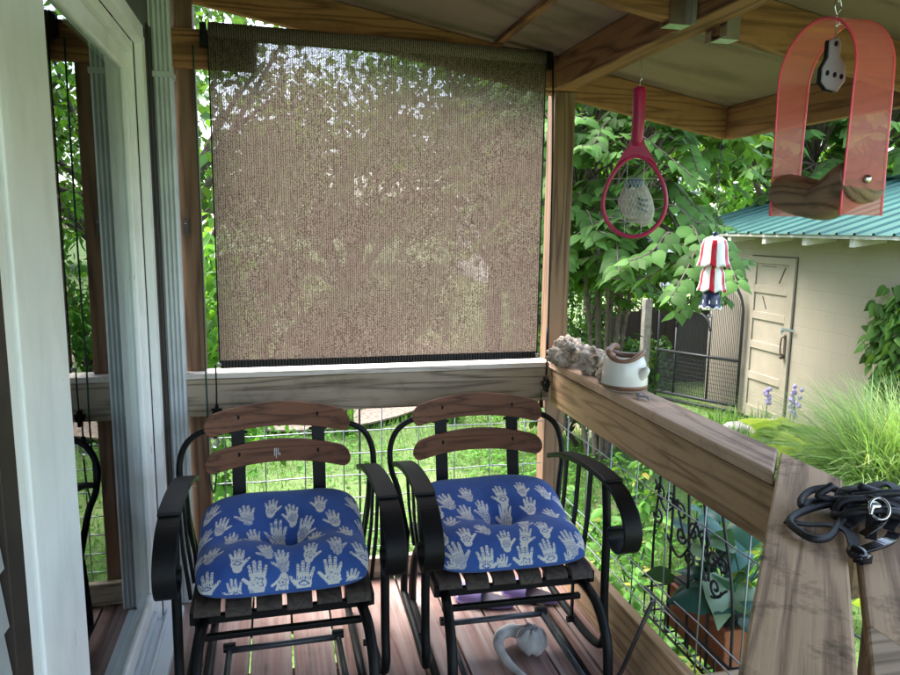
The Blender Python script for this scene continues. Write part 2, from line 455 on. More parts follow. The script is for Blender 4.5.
# ------------------------------------------------------------------ leaf clouds
def T_heart(n=1):
    pts = [(0, 0), (.16, -.09), (.34, .0), (.43, .22), (.34, .5), (.16, .78), (0, 1.05)]
    L = [(-x, y) for x, y in pts[1:-1]]
    v = []
    for x, y in pts + L:
        v.append((x, y, -.32 * abs(x) * .6 - .22 * y * y))
    v += [(0, .3, .05), (0, .62, -.03)]
    n = len(pts)
    c1, c2 = len(v) - 2, len(v) - 1
    r = list(range(n)); l = [0] + list(range(n, n + len(L))) + [n - 1]
    f = []
    for ch, s in ((r, 1), (l, -1)):
        for i in range(len(ch) - 1):
            c = c1 if i < 3 else c2
            t = (ch[i], ch[i + 1], c) if s > 0 else (ch[i + 1], ch[i], c)
            f.append(t)
        t = (ch[3], c2, c1) if s > 0 else (c2, ch[3], c1)
        f.append(t)
    return np.array(v, float), np.array(f, int)
def T_oval():
    v = [(0, 0, 0), (.24, .3, -.05), (.2, .68, -.1), (0, 1, -.2), (-.2, .68, -.1), (-.24, .3, -.05), (0, .45, .05)]
    f = [(0, 1, 6), (1, 2, 6), (2, 3, 6), (3, 4, 6), (4, 5, 6), (5, 0, 6)]
    return np.array(v, float), np.array(f, int)
def T_diamond():
    v = [(0, 0, 0), (.3, .42, .05), (0, 1, -.12), (-.3, .42, .05)]
    return np.array(v, float), np.array([(0, 1, 2), (0, 2, 3)], int)
def T_long():
    v = [(0, 0, 0), (.1, .25, .02), (.12, .55, -.02), (0, 1, -.2), (-.12, .55, -.02), (-.1, .25, .02), (0, .5, -.04)]
    f = [(0, 1, 6), (1, 2, 6), (2, 3, 6), (3, 4, 6), (4, 5, 6), (5, 0, 6)]
    return np.array(v, float), np.array(f, int)

def basis(d, nrm):
    """columns: side, direction d (leaf axis), normal."""
    d = d / (np.linalg.norm(d, axis=1, keepdims=True) + 1e-9)
    s = np.cross(d, nrm); s /= (np.linalg.norm(s, axis=1, keepdims=True) + 1e-9)
    n = np.cross(s, d)
    return np.stack([s, d, n], 2)
def np_mesh(name, V, F, mat, parent=None, tint=None, smooth=False, off=None):
    off = np.array(WL(parent)) if off is None else off
    V = V - off
    me = bpy.data.meshes.new(name)
    nf, k = F.shape
    me.vertices.add(len(V)); me.vertices.foreach_set('co', V.astype(np.float32).ravel())
    me.loops.add(nf * k); me.loops.foreach_set('vertex_index', F.astype(np.int32).ravel())
    me.polygons.add(nf); me.polygons.foreach_set('loop_start', np.arange(0, nf * k, k, dtype=np.int32)); me.polygons.foreach_set('loop_total', np.full(nf, k, np.int32))
    if smooth: me.polygons.foreach_set('use_smooth', np.ones(nf, bool))
    me.update(calc_edges=True)
    if tint is not None:
        a = me.attributes.new('tint', 'FLOAT', 'POINT'); a.data.foreach_set('value', tint.astype(np.float32))
    me.materials.append(mat)
    o = bpy.data.objects.new(name, me); COL.objects.link(o)
    if parent: o.parent = parent
    return o
def leaves(name, P, D, S, mat, parent=None, tmpl=None, nrm=None, tintbase=None):
    """P positions, D leaf axis directions, S sizes."""
    tv, tf = tmpl if tmpl is not None else T_oval()
    n = len(P)
    if nrm is None:
        nrm = rng.normal(0, .45, (n, 3)) + np.array([0, 0, 1.])
    B = basis(D, nrm)
    V = np.einsum('nij,kj->nki', B, tv) * S[:, None, None] + P[:, None, :]
    F = tf[None] + (np.arange(n) * len(tv))[:, None, None]
    t = rng.random(n) if tintbase is None else np.clip(tintbase + rng.normal(0, .12, n), 0, 1)
    return np_mesh(name, V.reshape(-1, 3), F.reshape(-1, 3), mat, parent, np.repeat(t, len(tv)))
def crown_points(n, c, r, clumps=30, tight=.28, shell=.75, lowcut=-1.0):
    """leaf positions gathered into clumps spread through an ellipsoid: gaps stay open between them."""
    c = np.array(c); r = np.array(r)
    d = rng.normal(0, 1, (clumps * 3, 3)); d /= np.linalg.norm(d, axis=1, keepdims=True)
    d = d[d[:, 2] > lowcut][:clumps]
    cc = c + d * r * (rng.uniform(shell ** 3, 1, (len(d), 1)) ** (1 / 3)) * rng.uniform(.82, 1.08, (len(d), 1))
    k = rng.integers(0, len(cc), n)
    q = rng.normal(0, 1, (n, 3)) * tight * np.array([1, 1, .7]) * r.mean()
    return cc[k] + q, cc

def tree(name, label, cat, base, trunk_h, trunk_r, c, r, n, size, mat, clumps=34, tight=.2, group=None, bark='bark', shell=.6, tmpl=None, lowcut=-.8):
    t = thing(name, label, cat, base, group)
    b = Vector(base); c = Vector(c)
    m = MB()
    top = Vector((c.x, c.y, c.z - r[2] * .2))
    mid = b.lerp(top, .5) + Vector((random.uniform(-.15, .15), random.uniform(-.15, .15), 0))
    path = cr([b, mid, top], 6)
    m.tube(path, [trunk_r * (1 - .6 * i / (len(path) - 1)) for i in range(len(path))], 8)
    P, cc = crown_points(n, c, r, clumps, tight, shell, lowcut)
    for q in cc[:min(len(cc), 16)]:
        q = Vector(q); s = path[random.randint(len(path) // 3, len(path) - 2)]
        pp = cr([s, s.lerp(q, .5) + Vector((0, 0, .12)), q], 5)
        m.tube(pp, [trunk_r * .35 * (1 - .8 * i / (len(pp) - 1)) + .006 for i in range(len(pp))], 5)
    m.build('trunk', M[bark], t, smooth=True)
    D = rng.normal(0, 1, (len(P), 3)); D[:, 2] -= .7
    leaves('crown', P, D, rng.uniform(.7, 1.3, len(P)) * size, M[mat], t, tmpl or T_diamond())
    return t

# ------------------------------------------------------------------ world, sun, camera
w = bpy.data.worlds.new('World'); SC.world = w; w.use_nodes = True
nt = w.node_tree; nt.nodes.clear()
sky = nt.nodes.new('ShaderNodeTexSky'); sky.sky_type = 'NISHITA'; sky.sun_disc = False
SUN_EL, SUN_AZ = R(60), R(-40)         # azimuth measured from +y towards +x
sky.sun_elevation = SUN_EL; sky.sun_rotation = SUN_AZ
sky.dust_density = 3.0; sky.air_density = 1.0
hs = nt.nodes.new('ShaderNodeHueSaturation'); hs.inputs['Saturation'].default_value = .8
bg = nt.nodes.new('ShaderNodeBackground'); bg.inputs['Strength'].default_value = .15
ow = nt.nodes.new('ShaderNodeOutputWorld')
nt.links.new(sky.outputs[0], hs.inputs['Color']); nt.links.new(hs.outputs[0], bg.inputs['Color']); nt.links.new(bg.outputs[0], ow.inputs[0])
sd = bpy.data.lights.new('sun', 'SUN'); sd.energy = 1.5; sd.angle = R(50); sd.color = (1, .96, .9)
so = bpy.data.objects.new('sun', sd); COL.objects.link(so)
to_sun = Vector((math.sin(SUN_AZ) * math.cos(SUN_EL), math.cos(SUN_AZ) * math.cos(SUN_EL), math.sin(SUN_EL)))
so.rotation_euler = to_sun.to_track_quat('Z', 'Y').to_euler(); so.location = to_sun * 20

H = 1.55
pitch, yaw, roll = -.154, .2363, .0126
fwd = Vector((math.sin(yaw) * math.cos(pitch), math.cos(yaw) * math.cos(pitch), math.sin(pitch)))
rt = Vector((math.cos(yaw), -math.sin(yaw), 0)); up = rt.cross(fwd)
r2 = rt * math.cos(roll) + up * math.sin(roll); u2 = -rt * math.sin(roll) + up * math.cos(roll)
cd = bpy.data.cameras.new('camera'); cam = bpy.data.objects.new('camera', cd); COL.objects.link(cam)
mm = Matrix((r2, u2, -fwd)).transposed().to_4x4(); mm.translation = (0, 0, H); cam.matrix_world = mm
cd.sensor_width = 36; cd.lens = 716.13 / 900 * 36; cd.clip_start = .02; cd.clip_end = 1000
SC.camera = cam
SC.view_settings.view_transform = 'Standard'; SC.view_settings.look = 'None'; SC.view_settings.gamma = 1
SC.view_settings.exposure = 3.15
SC.render.engine = 'CYCLES'; SC.cycles.max_bounces = 10; SC.cycles.transparent_max_bounces = 24; SC.cycles.diffuse_bounces = 5
SC.cycles.use_denoising = True

GZ = -.7
# ------------------------------------------------------------------ ground
gx = np.linspace(-1, 1, 81); gx = np.sign(gx) * (np.abs(gx) ** 2.6) * 160
X, Y = np.meshgrid(gx, gx + 8)
Z = GZ + .03 * np.sin(X * 1.3) * np.cos(Y * 1.1) * (np.hypot(X, Y - 8) < 12) + np.clip((Y - 9) * .012, 0, .5)
n = 81
F = np.array([(i * n + j, i * n + j + 1, (i + 1) * n + j + 1, (i + 1) * n + j) for i in range(n - 1) for j in range(n - 1)])
g = np_mesh('lawn', np.stack([X, Y, Z], 2).reshape(-1, 3), F, M['lawn'], smooth=True)
tag(g, 'green lawn around the porch and the shed', 'lawn', kind='structure')

def blades(name, P, h, wd, lean, mat, parent=None, segs=1):
    n = len(P); a = rng.uniform(0, 2 * PI, n); d = np.stack([np.cos(a), np.sin(a), np.zeros(n)], 1)
    s = np.stack([-np.sin(a), np.cos(a), np.zeros(n)], 1) * (wd / 2)[:, None]
    rows = []
    for k in range(segs + 1):
        t = k / segs
        c = P + d * (lean * t ** 1.8)[:, None] + np.array([0, 0, 1.]) * (h * (t - .35 * (lean / np.maximum(h, .01)).clip(0, 1.6) * t ** 3))[:, None]
        rows += [c - s * (1 - t * .92), c + s * (1 - t * .92)]
    V = np.stack(rows, 1); kv = 2 * (segs + 1)
    f = np.array([(2 * k, 2 * k + 1, 2 * k + 3, 2 * k + 2) for k in range(segs)])
    F = f[None] + (np.arange(n) * kv)[:, None, None]
    return np_mesh(name, V.reshape(-1, 3), F.reshape(-1, 4), mat, parent, np.repeat(rng.random(n), kv))
def region(n, x0, x1, y0, y1, z=GZ):
    return np.stack([rng.uniform(x0, x1, n), rng.uniform(y0, y1, n), np.full(n, z)], 1)
P = np.concatenate([region(26000, -2.5, 3.2, 3.3, 10), region(16000, 1.4, 5.3, 2.2, 8), region(7000, 3.0, 9.0, 8, 16)])
msk = np.sin(P[:, 0] * 2.1 + 1) * np.cos(P[:, 1] * 1.7) + rng.normal(0, .5, len(P)) > -.7
P = P[msk]
gr = blades('grass_tufts', P, rng.uniform(.04, .11, len(P)), rng.uniform(.006, .014, len(P)), rng.uniform(.01, .07, len(P)), M['grass'])
tag(gr, 'short lawn grass growing around the porch', 'grass', kind='stuff')
P = np.concatenate([region(5000, -2.2, 2.6, 4.5, 9.5, GZ + .05), region(3800, 1.5, 4.5, 2.4, 7, GZ + .05)])
cl = np.sin(P[:, 0] * 3.3) + np.cos(P[:, 1] * 2.7 + P[:, 0]) + rng.normal(0, .5, len(P)) > .2
P = P[cl]; P[:, 2] += rng.uniform(0, .06, len(P))
D = rng.normal(0, 1, (len(P), 3)); D[:, 2] = .15
gc = leaves('clover_patch', P, D, rng.uniform(.03, .075, len(P)), M['leaf_light'], None, T_oval())
tag(gc, 'low clover and broad weeds mixed into the lawn', 'ground cover', kind='stuff')

# ------------------------------------------------------------------ deck
m = MB()
xs = [-.43 + .1515 * i for i in range(12)]
for i, x in enumerate(xs):
    x1 = min(x + .143, 1.235)
    m.box(x, x1, -1.2, 3.0, -.035, 0)
dk = m.build('porch_deck', M['deck'], None, bevel=.004)
tag(dk, 'weathered reddish wooden deck boards of the porch', 'deck', kind='structure')
m = MB()
for y in (-1.1, -.4, .3, 1.0, 1.7, 2.4, 2.94): m.box(-.43, 1.23, y, y + .04, -.2, -.037)
m.box(1.195, 1.235, -1.1, 2.9, -.24, -.2)
for x in (-.3, 1.1): 
    for y in (-1.0, 1.0, 2.9): m.box(x, x + .09, y - .045, y + .045, GZ - .1, -.201)
o = m.build('deck_frame', M['post'], None); tag(o, 'wooden joists and footings under the porch deck', 'deck frame', kind='structure')

# ------------------------------------------------------------------ posts
def post(name, label, x0, x1, y0, y1, z0, z1, mat):
    m = MB().box(x0, x1, y0, y1, z0, z1)
    t = thing(name, label, 'post', ((x0 + x1) / 2, (y0 + y1) / 2, z0))
    m.build('shaft', M[mat], t, bevel=.006)
    return t
pl = post('porch_post', 'dark brown porch post beside the white downspout', -.378, -.294, 3.008, 3.098, -.03, 2.42, 'post_dark')
m = MB().box(-.352, -.338, 3.0, 3.008, 1.50, 1.57).tube(cr([(-.345, 3.0, 1.55), (-.345, 2.985, 1.545), (-.345, 2.982, 1.52), (-.345, 2.992, 1.51)], 4), .003, 6)
m.build('hook_plate', M['bartube'], pl)
pr = post('porch_post', 'tan wooden corner post at the right end of the roller shade', 1.176, 1.272, 3.008, 3.098, -.03, 2.13, 'post')

# ------------------------------------------------------------------ railings
rb = thing('porch_railing', 'wooden back railing behind the two chairs with wire mesh', 'railing', (.4, 2.98, 0))
MB().box(-.40, 1.178, 2.966, 3.004, .777, .93).build('rail_beam', M['rail_x'], rb, bevel=.004)
MB().box(-.40, 1.178, 2.955, 3.06, .933, .957).build('rail_cap', M['cap_x'], rb, bevel=.004)
MB().box(-.40, 1.178, 2.967, 3.003, .004, .096).build('bottom_rail', M['rail_x'], rb, bevel=.004)
def wire_panel(a, b, z0, z1, zs, step, name, parent, first=.1, r=.0027):
    a = Vector(a); b = Vector(b); L = (b - a).length; d = (b - a).normalized(); m = MB()
    for z in zs:
        pts = [a + d * (L * i / 12) + Vector((random.uniform(-.002, .002), random.uniform(-.002, .002), z + random.uniform(-.003, .003))) for i in range(13)]
        m.tube(pts, r, 6)
    s = first
    while s < L:
        p = a + d * s
        m.tube([p + Vector((.004, .004, z0)), p + Vector((.004, .005, (z0 + z1) / 2)), p + Vector((.004, .004, z1))], r, 6); s += step
    return m.build(name, M['wire'], parent, smooth=True)
wire_panel((-.36, 3.012, 0), (1.17, 3.012, 0), .02, .9, (.13, .21, .29, .37, .47, .57, .67, .85), .165, 'wire_panel', rb, .12)
rr_ = thing('porch_railing', 'tan wooden side railing on the right with wire panel', 'railing', (1.2, 2.2, 0))
MB().box(1.183, 1.221, 1.2, 2.962, .762, .921).build('rail_beam', M['rail_y'], rr_, bevel=.004)
cap = MB(); cap.prism([(1.168, 1.449, .929), (1.304, 1.608, .929), (1.304, 3.0, .929), (1.168, 3.0, .929)], (0, 0, .037))
cap.build('rail_cap', M['cap_y'], rr_, bevel=.006)
MB().box(1.17, 1.208, 1.70, 2.962, .006, .212).build('bottom_rail', M['rail_y'], rr_, bevel=.004)
MB().box(1.2085, 1.37, 1.73, 1.77, .1, .207).build('rail_block', M['shelf2'], rr_, bevel=.004)
wire_panel((1.232, 1.2, 0), (1.232, 3.0, 0), .02, .85, (.06, .11, .17, .23, .29, .35, .665), .211, 'wire_panel', rr_, .051 + .211 - .075)

# front railing below the camera carries the shelf
fr_ = thing('porch_railing', 'short front railing under the diagonal shelf boards', 'railing', (1.0, .9, 0))
MB().box(1.16, 1.25, 1.05, 1.14, -.03, .93).build('post', M['post'], fr_, bevel=.005)
MB().box(.3, 1.16, .42, .46, .78, .935).build('rail_beam', M['rail_x'], fr_, bevel=.004)
MB().box(.21, .30, .4, .49, -.03, .935).build('post', M['post'], fr_, bevel=.005)
MB().box(1.183, 1.221, .4, 1.04, .78, .935).build('rail_beam', M['rail_y'], fr_, bevel=.004)

# ------------------------------------------------------------------ diagonal shelf boards
sh = thing('corner_shelf', 'weathered diagonal boards forming a shelf on the railing corner', 'shelf', (1.0, 1.0, .94))
dv = Vector((-.6515, -.7587, 0)); nv = Vector((.7587, -.6515, 0))
def board(n0, n1, xe, L, mat, z=.966, th=.037, e2=None):
    # offset n along nv; starts on x = xe, runs L along dv
    def pt(nn, s=None):
        p = nv * nn
        s0 = (xe - p.x) / dv.x
        return p + dv * (s0 if s is None else s)
    a, b = pt(n0), pt(n1)
    c, d = a + dv * L, b + dv * L
    if e2 is not None: d = b + dv * e2
    poly = [(p.x, p.y, z - th) for p in (a, b, d, c)]
    return MB().prism(poly, (0, 0, th))
class _: pass
def rotmesh(mb, name, mat, parent):
    """build with the board's grain axis along local y."""
    ang = math.atan2(dv.y, dv.x) - PI / 2
    o = mb.build(name, mat, parent, bevel=.005)
    Rz = Matrix.Rotation(-ang, 4, 'Z'); o.data.transform(Rz); o.rotation_euler = (0, 0, ang)
    return o
rotmesh(board(-.051, .090, 1.297, 1.25, None), 'board', M['shelf'], sh)
b2 = board(.107, .2485, 1.297, .69, None)
rotmesh(b2, 'board', M['shelf'], sh)
rotmesh(board(.265, .406, 1.297, .45, None), 'board', M['shelf'], sh)
# cross board cutting in at the near right
MB().prism([(.842, .815, .930), (1.297, .905, .930), (1.297, .66, .930), (.73, .545, .930), (.66, .607, .930)], (0, 0, .0355)).build('board', M['shelf2'], sh, bevel=.004)

# ------------------------------------------------------------------ porch roof
CZ = lambda x: 2.274 - .178 * (x - 1.085)
rf = thing('porch_roof', 'sloping plywood porch ceiling with brown rafters and beams', 'roof', (.8, 1.5, 2.1))
def slope_board(x0, x1, y0, y1, top, bot, m=None):
    m = m or MB()
    return m.prism([(x0, y0, bot(x0)), (x1, y0, bot(x1)), (x1, y0, top(x1)), (x0, y0, top(x0))], (0, y1 - y0, 0))
slope_board(-.7, 2.07, -1.3, 3.09, lambda x: CZ(x) + .02, lambda x: CZ(x) + .002).build('ceiling_panel', M['ply'], rf)
rake = lambda x: 2.331 - .172 * (x - 0) + .001
slope_board(-.7, 2.03, 3.02, 3.058, lambda x: CZ(x), lambda x: CZ(x) - .142).build('rafter', M['beam_x'], rf, bevel=.003)
slope_board(-.44, 1.158, 1.935, 1.973, lambda x: CZ(x), lambda x: CZ(x) - .138).build('rafter', M['beam_x'], rf, bevel=.003)
slope_board(1.252, 2.018, 1.935, 1.973, lambda x: CZ(x), lambda x: CZ(x) - .135).build('rafter', M['beam_x'], rf, bevel=.003)
slope_board(-.44, 1.158, .72, .758, lambda x: CZ(x), lambda x: CZ(x) - .138).build('rafter', M['beam_x'], rf, bevel=.003)
slope_board(1.252, 2.018, .72, .758, lambda x: CZ(x), lambda x: CZ(x) - .135).build('rafter', M['beam_x'], rf, bevel=.003)
m = MB(); m.prism([(1.16, -1.2, 2.13), (1.25, -1.2, 2.13), (1.25, -1.2, CZ(1.25)), (1.16, -1.2, CZ(1.16))], (0, 4.19, 0))
m.build('header_beam', M['beam_y'], rf, bevel=.004)
m = MB(); m.prism([(2.02, -1.2, 1.962), (2.058, -1.2, 1.962), (2.058, -1.2, CZ(2.058)), (2.02, -1.2, CZ(2.02))], (0, 4.218, 0))
m.build('fascia', M['beam_y'], rf, bevel=.003)
MB().box(.89, .92, 2.0, 3.0, CZ(.92) - .012, CZ(.92) + .004).build('batten', M['beam_y'], rf)
MB().box(-.392, -.06, 2.966, 3.004, 2.128, 2.268).build('header_block', M['beam_x'], rf, bevel=.004)
MB().box(1.09, 1.268, 2.966, 3.004, 2.131, 2.255).build('header_block', M['beam_x'], rf, bevel=.004)
for x0, x1, s in ((1.09, 1.157, 0), (1.253, 1.315, 1)):
    m = MB(); z = CZ((x0 + x1) / 2) - .141
    m.box(x0, x1, 1.929, 1.979, z - .004, z); m.box(x0, x1, 1.929, 1.933, z, z + .11); m.box(x0, x1, 1.975, 1.979, z, z + .11)
    xx = (x1 - .002, x1) if s == 0 else (x0, x0 + .002)
    m.box(*xx, 1.9, 1.928, z - .004, z + .11); m.box(*xx, 1.98, 2.008, z - .004, z + .11)
    m.build('joist_hanger', M['steel'], rf)
# outer roof skin above
slope_board(-.75, 2.12, -1.35, 3.12, lambda x: CZ(x) + .03, lambda x: CZ(x) + .022).build('roofing', M['darkgray'], rf)

# ------------------------------------------------------------------ house wall and sliding door
hw = thing('house_wall', 'gray lap sided house wall beside the sliding door', 'wall', (-.5, 1, 0))
m = MB()
z = -.6
while z < 2.6:
    m.prism([(-.455, -1.3, z), (-.437, -1.3, z), (-.447, -1.3, z + .1), (-.455, -1.3, z + .1)], (0, 2.51, 0)); z += .1
m.build('siding', M['siding'], hw)
MB().box(-.50, -.4555, -1.3, 1.286, -.7, 2.6).box(-.50, -.44, 1.286, 3.02, 2.227, 2.6).box(-.5, -.44, 2.862, 3.02, -.7, 2.2265).box(-.52, -.445, 1.286, 2.862, -.7, -.003).build('wall_core', M['darkgray'], hw)
MB().box(-.455, -.432, 1.215, 1.285, -.02, 2.23).build('corner_trim', M['darkbrown'], hw, bevel=.002)
MB().box(-.4395, -.431, 2.866, 2.93, -.02, 2.25).box(-.44, -.43, 2.93, 3.02, -.6, 2.5).build('corner_trim', M['darkbrown'], hw)
MB().box(-4.5, -.501, 2.96, 3.02, -.7, 2.9).build('gable_wall', M['siding'], hw)
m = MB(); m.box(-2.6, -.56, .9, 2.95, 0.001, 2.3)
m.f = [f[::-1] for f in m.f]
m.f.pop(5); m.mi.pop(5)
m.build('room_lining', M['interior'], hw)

sd_ = thing('sliding_door', 'white sliding glass door reflecting the porch railing', 'door', (-.47, 2.1, .02))
m = MB()   # outer frame: casing left, right, top
m.box(-.47, -.438, 1.288, 1.340, 0, 2.2).box(-.47, -.446, 1.340, 1.352, 0, 2.2).box(-.47, -.434, 1.352, 1.40, 0, 2.2).box(-.50, -.468, 1.40, 1.462, 0, 2.19).box(-.50, -.478, 1.462, 1.535, 0, 2.19).box(-.50, -.462, 1.448, 1.46, 0, 2.19)
m.box(-.47, -.442, 2.80, 2.86, 0, 2.2).box(-.52, -.472, 2.77, 2.80, 0, 2.17)
m.box(-.47, -.436, 1.418, 2.80, 2.165, 2.225).box(-.53, -.47, 1.62, 2.77, 2.13, 2.1645)
m.build('frame', M['white'], sd_, bevel=.004)
m = MB()   # door leaf: stiles and rails
m.box(-.53, -.486, 1.545, 1.83, .09, 2.129).box(-.53, -.488, 2.735, 2.769, .09, 2.129)
m.box(-.53, -.489, 1.83, 2.735, 2.066, 2.129).box(-.53, -.489, 1.83, 2.735, .09, .155)
m.build('leaf_frame', M['white'], sd_, bevel=.006)
MB().box(-.510, -.504, 1.82, 2.745, .15, 2.075).build('glass_pane', M['glass'], sd_)
m = MB(); m.box(-.53, -.40, 1.288, 2.86, -.002, .03).box(-.50, -.485, 1.42, 2.85, .03, .06).box(-.455, -.445, 1.42, 2.85, .03, .05).box(-.53, -.5, 1.42, 2.77, .03, .088)
m.build('sill', M['white2'], sd_, bevel=.003)

ds = thing('downspout', 'pale corrugated downspout at the house corner', 'downspout', (-.41, 2.96, 0))
m = MB(); N = 9
poly = []
for i in range(N + 1):
    x = -.438 + .073 * i / N; poly.append((x, 2.925 + (.006 if i % 2 else 0), -.3))
poly += [(-.365, 2.995, -.3), (-.438, 2.995, -.3)]
m.prism(poly, (0, 0, 2.78)); m.build('pipe', M['downspout'], ds)
MB().box(-.445, -.36, 2.918, 3.0, 2.08, 2.1).build('strap', M['downspout'], ds)

# ------------------------------------------------------------------ roller shade
rs = thing('roller_shade', 'large brown woven roller shade hung between the posts', 'shade', (.44, 2.94, 2.25))
nx, nz = 24, 24
V = []; F = []
for j in range(nz + 1):
    for i in range(nx + 1):
        s = i / nx; t = j / nz
        xl = -.232 - .006 * t; xr = 1.098 + .002 * t
        V.append((xl + (xr - xl) * s, 2.935 + .006 * math.sin(s * 7 + t * 2) * t, 2.235 - t * 1.225))
for j in range(nz):
    for i in range(nx):
        a = j * (nx + 1) + i; F.append((a, a + 1, a + nx + 2, a + nx + 1))
m = MB(); m.add(V, F); m.build('shade_fabric', M['shade'], rs, smooth=True)
MB().tube([(-.232, 2.95, 2.262), (1.10, 2.95, 2.245)], .03, 18).build('roller_tube', M['roll'], rs, smooth=True)
MB().box(-.232, 1.099, 2.9405, 2.949, .977, 1.011).build('bottom_bar', M['web'], rs, bevel=.003)
for xa, xb in ((-.245, -.23), (1.097, 1.112)): MB().tube([(xa, 2.945, .993), (xb, 2.945, .993)], .008, 8).build('end_cap', M['bone'], rs, smooth=True)
for xa, xb in ((-.236, -.231), (1.0985, 1.1035)): MB().box(xa, xb, 2.933, 2.937, 1.0, 2.24).build('edge_binding', M['web'], rs)
for x in (-.25, 1.118):
    m = MB(); m.box(x - .012, x + .012, 2.93, 2.965, 2.2, 2.285).tube([(x, 2.93, 2.25), (x, 2.915, 2.24), (x, 2.915, 2.21)], .004, 6); m.build('bracket', M['black'], rs, bevel=.003)

def cordthing(label, path, r, mat, pulley=None, sleeve=None):
    t = thing('pull_cord', label, 'cord', path[-1], None)
    MB().tube(cr(path, 6), r, 6).build('cord', M[mat], t, smooth=True)
    if pulley:
        p = Vector(pulley)
        MB().lathe([(0, -.014), (.014, -.014), (.017, -.01), (.012, 0), (.017, .01), (.014, .014), (0, .014)], p, 14, axis='y').box(p.x - .006, p.x + .006, p.y - .018, p.y + .018, p.z - .03, p.z + .03).box(p.x - .02, p.x + .02, p.y - .006, p.y + .006, p.z + .008, p.z + .016).build('pulley', M['black'], t)
    if sleeve: MB().tube(sleeve, .007, 8).build('sleeve', M['black'], t, smooth=True)
    return t
cordthing('thin green cord hanging down the dark left post', [(-.287, 2.93, 2.2), (-.285, 2.93, 1.5), (-.288, 2.93, 1.0), (-.287, 2.925, .8), (-.29, 2.925, .55), (-.275, 2.925, .47), (-.262, 2.925, .55), (-.258, 2.925, .64)], .0035, 'cord_green')
cordthing('black cord with small pulley at the shade bottom left corner', [(-.25, 2.93, .995), (-.25, 2.93, .9), (-.252, 2.93, .825)], .003, 'black', pulley=(-.252, 2.935, .80))
cordthing('long black cord with sleeve hanging down the corner post', [(1.13, 2.93, 2.24), (1.145, 2.935, 1.8), (1.15, 2.935, 1.2), (1.15, 2.935, .9)], .0045, 'black', pulley=(1.148, 2.93, .86), sleeve=[(1.149, 2.935, 1.12), (1.15, 2.935, .98)])
for x, lab in ((-.262, 'small clear glass bulb hanging below the left pull cord'), (1.125, 'small clear glass bulb beside the corner post under the rail')):
    t = thing('glass_bulb', lab, 'bulb', (x, 2.925, .68 if x < 0 else .74), 'glass bulbs at the rail')
    z = t.location.z
    MB().ball((x, 2.925, z), (.02, .02, .024), 14, 10).build('bulb', M['bulb'], t, smooth=True)
    MB().lathe([(0, .05), (.009, .05), (.011, .02), (.008, .016)], (x, 2.925, z), 10).tube([(x, 2.925, z + .05), (x, 2.925, z + .1)], .0025, 6).build('socket', M['black'], t, smooth=True)

# ------------------------------------------------------------------ glider chairs (local coordinates: faces -y)
def arc_slat(m, w, zc, h, y0, bow, rise, th=.018, n=56):
    """curved back slat: bowed backwards in plan, arched upwards, round ends."""
    top, bot = [], []
    for i in range(n + 1):
        s = -1 + 2 * i / n
        e = abs(s)
        cap = 1.0 if e < .86 else max(.12, math.sqrt(max(0, 1 - ((e - .86) / .143) ** 2)))
        x = s * w / 2; y = y0 + bow * (1 - s * s); z = zc + rise * (1 - s * s) - rise
        hh = h * (1 - .08 * e) * cap / 2
        top.append((x, y, z + hh)); bot.append((x, y, z - hh))
    vs, fs = [], []
    for t_, b_ in zip(top, bot):
        vs += [t_, b_, (t_[0], t_[1] + th, t_[2]), (b_[0], b_[1] + th, b_[2])]
    for i in range(n):
        a = 4 * i; b = a + 4
        fs += [(a, a + 1, b + 1, b), (a + 2, b + 2, b + 3, a + 3), (a, b, b + 2, a + 2), (a + 1, a + 3, b + 3, b + 1)]
    fs += [(0, 2, 3, 1), (4 * n, 4 * n + 1, 4 * n + 3, 4 * n + 2)]
    m.add(vs, fs)
    return m

